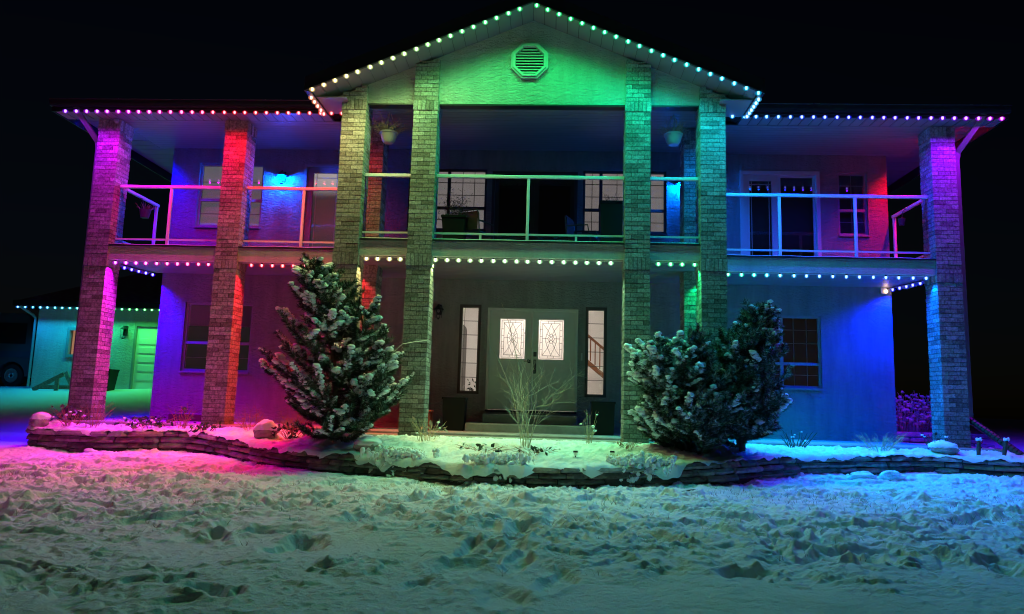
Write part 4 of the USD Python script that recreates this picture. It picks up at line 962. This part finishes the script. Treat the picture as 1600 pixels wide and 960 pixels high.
def clump(name, label, cat, x, y, n, h, sp, seed, m='dry', rad=.005, snow_n=0, leaf=0, group=None, fork=2):
    t = thing(name, label, cat, group or 'small winter plants in the snowy bed', zone(x, y))
    rr = np.random.default_rng(seed+500)
    obj('stems', stems(n, seed, sp*.4, sp, h, rad=rad, fork=fork), m, t, kind='stuff')
    if leaf:
        B = MB()
        for k in range(leaf):
            a, d, s_ = rr.uniform(0, 6.3), sp*rr.uniform(.1, 1), rr.uniform(.03, .07)
            c = np.array([d*math.cos(a), d*math.sin(a), h*rr.uniform(.2, .9)]); q = unit(rr.normal(0, 1, 3)); w_ = unit(np.cross(q, rr.normal(0, 1, 3)))
            B.add([c-q*s_, c+w_*s_*.5, c+q*s_, c-w_*s_*.5+[0, 0, .01]], [(0, 1, 2, 3)])
        obj('leaves', B, 'leaf' if m != 'straw' else 'dead_flower', t, kind='stuff')
    if snow_n:
        B = MB()
        for k in range(snow_n):
            a, d = rr.uniform(0, 6.3), sp*math.sqrt(rr.uniform()); mm = lump(rr.uniform(.010, .028), int(rr.integers(0, 9999)), .7, 1, (1.3, 1.1, .7), 2)
            B.add(mm.vertices+[d*math.cos(a), d*math.sin(a), h*rr.uniform(.35, .85)], mm.faces)
        obj('snow', B, 'snow_soft', t, smooth=True, kind='stuff')
    return t
clump('dead_perennial', 'dark withered plant left of the leftmost column foot', 'plant', -8.35, .42, 22, .42, .38, 1, 'dry', leaf=30, snow_n=10)
clump('dead_perennial', 'red dry stalks in front of the leftmost column', 'plant', -7.95, .40, 18, .55, .30, 2, 'dry')
clump('leafy_perennial', 'dark leafy mound between the two left columns', 'plant', -6.95, .42, 26, .26, .55, 3, 'dry', leaf=120, snow_n=14)
clump('dead_perennial', 'pointed dry stalks left of the second column', 'plant', -6.30, .45, 16, .50, .22, 4, 'dry', leaf=10)
clump('leafy_perennial', 'small dark plant at the foot of the second column', 'plant', -5.75, .25, 14, .24, .26, 5, 'dry', leaf=50)
clump('leafy_perennial', 'low brown plant right of the large white boulder', 'plant', -3.85, -.55, 20, .34, .34, 6, 'dry', leaf=50, snow_n=8)
clump('dead_perennial', 'brown dry stems below the red lantern', 'plant', -1.55, -.75, 26, .42, .34, 7, 'straw', leaf=14, snow_n=3)
clump('dead_perennial', 'thin dry stems in front of the right side of the steps', 'plant', 1.12, -.75, 12, .62, .16, 8, 'straw', rad=.004, snow_n=4)
clump('dead_perennial', 'red-brown groundcover in the snow left of the pale shrub', 'plant', -.55, -1.3, 22, .12, .42, 14, 'dry', leaf=26, snow_n=14)
clump('dead_perennial', 'red-brown groundcover at the foot of the pale shrub', 'plant', .25, -1.5, 26, .14, .40, 15, 'dry', leaf=26, snow_n=10)
clump('dead_perennial', 'small snowy tuft left of the bushy pine', 'plant', 1.72, -1.1, 12, .16, .22, 16, 'straw', leaf=12, snow_n=10)
clump('spiky_plant', 'dark upright spiky plant right of the pines', 'plant', 4.75, .30, 20, .42, .30, 17, 'leaf', .010, snow_n=5, fork=0)
clump('frosted_shrub', 'small rounded frosted shrub below the right wall', 'shrub', 6.20, .38, 60, .38, .36, 18, 'straw', .004, fork=3)
clump('dead_perennial', 'dark withered stems left of the rightmost column', 'plant', 7.20, .45, 16, .40, .26, 19, 'leaf', .006, leaf=16, snow_n=8)
# snow-covered creepers hanging over the wall
def drape(label, x, y, w_, n, seed):
    z = bed(x, y)
    t = thing('snowy_creeper', label, 'plant', 'snow-laden creepers on the wall edge', (x, y, z)); rr = np.random.default_rng(seed); B = MB(); S_ = MB()
    for k in range(n):
        u = float(np.clip(rr.normal(0, .42), -1, 1)); dn = abs(rr.normal(0, .55))*(.55+.6*abs(math.sin(u*5+seed))); px = u*w_*1.25+rr.normal(0, .02)
        p = np.array([px, -.13-.13*min(dn, 1)+rr.normal(0, .04)+.10*(rr.uniform() < .35), .05+rr.normal(0, .02)-.34*dn*dn*(1-abs(u)**2)])
        if p[2] < -.42: continue
        mm = lump(rr.uniform(.014, .040), int(rr.integers(0, 9999)), .8, 1, (1, .8, 1.35), 2.2); B.add(mm.vertices+p, mm.faces)
        S_.tube([p+[0, .12, .05], p+[0, .02, .03], p+[rr.normal(0, .03), -.02, -.07]], [.004, .004, .002], 3)
    obj('snow', B, 'snow_soft', t, smooth=True, kind='stuff'); obj('stems', S_, 'straw', t, kind='stuff')
drape('snow-laden creeper spilling over the wall left of the pale shrub', -1.75, -1.80, .45, 240, 61)
drape('small snow-laden creeper on the wall edge below the pale shrub', -.25, -2.05, .40, 150, 62)
drape('largest snow-laden creeper hanging low over the wall, left of the bushy pine', 1.80, -1.85, .36, 330, 63)

B = MB(); rr = np.random.default_rng(44)
for k in range(2600):
    cx_, cy_ = rr.uniform(-8.5, 8.8), -2.0-rr.exponential(1.2)
    if cy_ < -7 or cy_ > 0: continue
    for b_ in range(rr.integers(1, 4)):
        p = np.array([cx_+rr.normal(0, .02), cy_+rr.normal(0, .02), 0]); p[2] = float(ground(p[0], p[1]))-.01
        a = rr.uniform(0, 6.3); ln = rr.uniform(.03, .085); w_ = np.array([math.cos(a), math.sin(a), 0])*.003
        B.add([p-w_, p+w_, p+[rr.normal(0, .6)*ln, rr.normal(0, .6)*ln, ln]], [(0, 1, 2)])
obj('grass', B, 'grass_blade', kind='stuff', label='dead grass blades poking through the trampled snow', cat='grass')
# ------------------------------------------------------------------ boulders
def boulder(label, x, y, z, s, seed, snow=True):
    t = thing('boulder', label, 'rock', 'boulders along the bed', (x, y, z))
    obj('stone', lump(1, seed, .45, 3, s, 1.3), 'rock', t, smooth=True)
    if snow:
        m = lump(1, seed, .45, 3, (s[0]*1.04, s[1]*1.04, s[2]*1.08), 1.3); v = m.vertices
        low = v[:, 2] < s[2]*.15; v[low] *= .93
        obj('snow_cap', m, 'snow_soft', t, smooth=True)
boulder('round snow-topped boulder on the left end of the wall', -8.90, .32, bed(-8.9, .4)+.07, (.18, .16, .15), 3)
boulder('large rounded snowy boulder left of the tall pine', -4.36, -.42, bed(-4.36, -.3)+.10, (.21, .18, .17), 5)
boulder('flat oval boulder on the wall at the foot of the tall pine', -2.30, -1.55, bed(-2.3, -1.5)+.06, (.23, .17, .12), 8)
boulder('snowy boulder at the right end of the bed', 7.22, .25, bed(7.22, .35)+.05, (.22, .19, .12), 11)
for k, (x, y, sz, lab) in enumerate([(-7.6, -.12, .07, 'small clod of snow below the left wall end'), (-3.1, -1.98, .055, 'small stone by the wall below the tall pine'), (5.35, -.92, .13, 'snow heap below the right part of the wall'), (5.9, -.72, .12, 'second snow heap below the right part of the wall'), (4.62, -1.2, .07, 'small snow clod left of the heaps below the wall'), (2.42, -2.6, .06, 'dark clod on the lawn below the bushy pine')]):
    t = thing('snow_clod', lab, 'snow', 'clods and snow heaps below the wall', (x, y, float(ground(x, y))+sz*.3)); obj('clod', lump(1, 80+k, .5, 3, (sz*1.7, sz, sz*.8), 1.6), 'snow_soft' if k != 5 else STONE[3], t, smooth=True)

# ------------------------------------------------------------------ stake lamps, garden ornaments
def stake(x, y, lab):
    t = thing('stake_lamp', lab, 'garden lamp', 'small stake lamps in the snowy bed', (x, y, bed(x, y)-.04))
    obj('stake', MB().tube([(0, 0, -.1), (0, 0, .06)], .010, 6), 'black', t)
    obj('lens', MB().lathe([(.0, .06), (.026, .062), (.030, .105), (.0, .106)], n=10), 'frost', t)
    obj('cap', MB().lathe([(.0, .135), (.034, .134), (.038, .108), (.0, .107)], n=10), 'black', t)
stake(-.31, -1.72, 'stake lamp left of the pale shrub, below its twigs'); stake(.86, -1.72, 'stake lamp in the snow right of the pale shrub'); stake(1.42, -1.55, 'stake lamp nearest the bushy pine'); stake(7.9, .40, 'stake lamp beside the drain pipe')
def ornament(x, y, lab, h, lean):
    t = thing('garden_ornament', lab, 'ornament', 'dark posts at the right end of the bed', (x, y, bed(min(x, 8.3), y)-.05))
    obj('post', MB().tube([(0, 0, 0), (lean*.5, 0, h*.55), (lean, 0, h)], [.03, .035, .025], 7), 'bark', t)
    B = MB()
    for k in range(6):
        m = lump(.022, 90+k, .6, 1); a = k*1.05; B.add(m.vertices+[lean+.03*math.cos(a), .03*math.sin(a), h+.01+.010*(k % 3)], m.faces)
    obj('snow', B, 'snow_soft', t, smooth=True)
ornament(7.75, .18, 'dark post with snowy top in front of the drain pipe', .30, .02); ornament(8.13, .12, 'leaning dark post with snowy top right of the drain pipe', .30, .06)
# dry flowers behind the right end and the little stone wall below them
gx_, gy_ = 8.45, 4.0; gz_ = float(ground(gx_, gy_))
t = thing('side_wall', 'short dark stone wall under the pale dry flowers at the right', 'wall')
rr = np.random.default_rng(77)
for c in range(4):
    x = 7.7+rr.uniform(0, .2)
    while x < 9.6:
        w_ = rr.uniform(.3, .6); obj('stone', MB().cbox(x, x+w_-.01, 3.45+rr.uniform(-.02, .02), 3.8, gz_-.05+.105*c, gz_-.05+.105*(c+1)-.008, .02), STONE[rr.integers(0, 4)], t); x += w_
t = thing('dry_flowers', 'mass of pale dry flower heads between the right wall and column', 'plant', None, (8.5, 4.2, gz_+.3))
obj('stems', stems(150, 6, .75, .45, .95, rad=.005, fork=1), 'straw', t, kind='stuff')
B = MB()
for k in range(430):
    a, d = rr.uniform(0, 6.3), .95*math.sqrt(rr.uniform()); hgt = (1-.55*(d/.95)**2)*rr.uniform(.25, 1.0)*.95
    m = lump(rr.uniform(.022, .045), int(rr.integers(0, 999)), .7, 1, (1, 1, .8), 2.5); B.add(m.vertices+[d*math.cos(a), .8*d*math.sin(a), hgt], m.faces)
obj('flower_heads', B, 'dead_flower', t, smooth=True, kind='stuff')

# ------------------------------------------------------------------ by the front door
for lab, x in (('tall black square planter left of the front steps', -1.42), ('tall black square planter right of the front steps', 1.50)):
    tapered_pot('planter', lab, (x, 1.75, 1.0 if abs(x) > 9 else .945), .40, .44, .70, 'black_pot', 'black planters beside the front steps')
t = thing('red_lantern', 'rust red metal lantern on the porch beside the left planter', 'lantern', None, (-1.98, 1.35, .945))
lf = MB()
for sx in (-1, 1):
    for sy in (-1, 1): lf.box(sx*.14-.018, sx*.14+.018, sy*.14-.018, sy*.14+.018, 0, .40)
obj('frame', lf, 'red_metal', t)
obj('base', MB().cbox(-.17, .17, -.17, .17, 0, .05), 'red_metal', t); obj('roof', MB().cbox(-.18, .18, -.18, .18, .40, .44, .01), 'red_metal', t)
sc_ = MB()
for sg in (-1, 1): sc_.tube([(sg*.11*math.cos(u)*(1-u/9), -.145, .22+.13*math.sin(u)*(1-u/9)) for u in np.linspace(0, 6, 22)], .008, 4)
obj('scrollwork', sc_, 'red_metal', t); obj('panel', MB().box(-.122, .122, -.13, -.12, .05, .40), mat('rust_panel', (.16, .05, .04), .8, .2), t)
t = thing('window_well', 'low dark box at the foot of the left wall', 'planter box'); obj('box', MB().cbox(-7.45, -6.55, 2.15, 2.6, 1.0, 1.16, .01), 'trim_dark', t)
t = thing('utility_box', 'small pale box on the ground at the left house corner', 'box', None, (-8.55, 3.2, float(ground(-8.55, 3.2)))); obj('box', MB().cbox(-.22, .22, -.2, .2, -.05, .26, .02), 'trim', t); obj('lid', MB().cbox(-.235, .235, -.215, .215, .262, .30, .01), 'trim', t)

# ------------------------------------------------------------------ balcony
def basket(label, x, y, z, dried):
    t = thing('hanging_basket', label, 'hanging basket', 'hanging baskets under the gable', (x, y, z))
    obj('pot', MB().lathe([(.0, -.02), (.09, -.02), (.13, .03), (.165, .15), (.18, .16), (.18, .19), (.155, .19), (.14, .15), (.0, .14)], n=20), 'pot', t, smooth=30)
    c = MB()
    for k in range(3):
        a = k*2.094+.5; c.tube([(.165*math.cos(a), .165*math.sin(a), .18), (.01*math.cos(a), .01*math.sin(a), .62)], .009, 4)
    c.tube([(0, 0, .60), (0, 0, 7.06-z+.02)], .007, 4)
    obj('cords', c, 'straw', t)
    B = stems(90, int(x*10)+50, .12, .26, .20, rad=.007, curve=.7, fork=1)
    obj('dried_plant', B, 'straw' if dried else 'dead_flower', t, loc=(0, 0, .15), kind='stuff')
basket('hanging basket of dry straw between the two left gable columns', -2.77, .62, 6.50, True)
basket('hanging basket between the two right gable columns', 2.69, .62, 6.52, False)
t = tapered_pot('planter', 'dark balcony planter with an evergreen, left behind the middle railing', (-1.50, 1.25, 4.455), .36, .46, .72, 'black_pot')
B = MB(); rr = np.random.default_rng(8)
for k in range(900):
    c = np.array([rr.normal(0, .13), rr.normal(0, .1), abs(rr.normal(0, .22))]); q = unit(rr.normal(0, 1, 3)+[0, 0, .5]); w_ = unit(np.cross(q, rr.normal(0, 1, 3))); s_ = rr.uniform(.02, .05)
    B.add([c-w_*.008, c+w_*.008, c+q*s_*1.6], [(0, 1, 2)])
obj('evergreen', B, 'leaf', t, loc=(0, 0, .68), kind='stuff')
t = tapered_pot('planter', 'dark square balcony planter with bare twigs, right behind the middle railing', (1.58, 1.25, 4.455), .38, .44, 1.06, 'black_pot')
obj('twigs', stems(16, 12, .12, .14, .28, rad=.005, fork=1), 'bark', t, loc=(0, 0, 1.0), kind='stuff')
def chair(label, x, y, rz):
    t = thing('patio_chair', label, 'chair', 'patio chairs on the middle balcony', (x, y, 4.455), rz)
    obj('seat', MB().cbox(-.25, .25, -.24, .24, .42, .46, .015), 'trim_dark', t)
    n = 8
    bk = MB()
    bkp = [(-.25, .26, .46), (-.25, .30, .80), (-.21, .315, .88), (.21, .315, .88), (.25, .30, .80), (.25, .26, .46)]
    obj('back_frame', bk.tube(bkp, .016, 6), 'trim_dark', t); obj('backrest', MB().cbox(-.225, .225, .275, .295, .48, .85, .01), mat('chair_sling', (.14, .06, .05), .8, .2) if not stage.GetPrimAtPath(L+'chair_sling') else UsdShade.Material.Get(stage, L+'chair_sling'), t)
    for sx in (-1, 1):
        obj('leg', MB().tube([(sx*.23, -.22, .42), (sx*.25, -.26, 0)], .014, 6), 'trim_dark', t); obj('leg', MB().tube([(sx*.23, .22, .42), (sx*.25, .28, 0)], .014, 6), 'trim_dark', t)
        obj('armrest', MB().tube([(sx*.25, .27, .66), (sx*.28, -.18, .64), (sx*.27, -.22, .44)], .014, 6), 'trim_dark', t)
chair('red-brown patio chair in front of the left lit window', -1.08, 1.5, 2.6); chair('dark patio chair in front of the right lit window', 1.06, 1.62, 1.2)
t = thing('rail_planter', 'small pot of red plants hung on the left side railing', 'planter', None, (-8.22, 1.9, 5.36))
obj('pot', MB().lathe([(.0, -.12), (.08, -.12), (.12, .06), (.105, .06), (.0, .03)], n=14), 'trim_dark', t); obj('plant', stems(24, 30, .1, .14, .16, rad=.006, fork=1), 'dry', t, loc=(0, 0, .03), kind='stuff')
obj('hook', MB().tube([(0, .0, .05), (-.05, 0, .2), (-.10, 0, .31), (-.15, 0, .30)], .007, 5), 'black', t)
t = thing('rail_planter', 'small lamp-like ornament hung on the right side railing', 'ornament', None, (7.50, 2.0, 5.45))
obj('pot', MB().lathe([(.0, -.10), (.05, -.09), (.07, .05), (.0, .07)], n=12), 'trim_dark', t); obj('hook', MB().tube([(0, .0, .05), (.03, 0, .2), (.09, 0, .27)], .007, 5), 'black', t)
# washing line between the pine and the column
t = thing('cord', 'thin pale cord tied from the tall pine to the gable column', 'cord')
obj('line', MB().tube([(-2.35, -.85, 2.15), (-2.05, -.6, 2.50), (-1.74, -.02, 2.62)], .006, 4), 'pot', t)
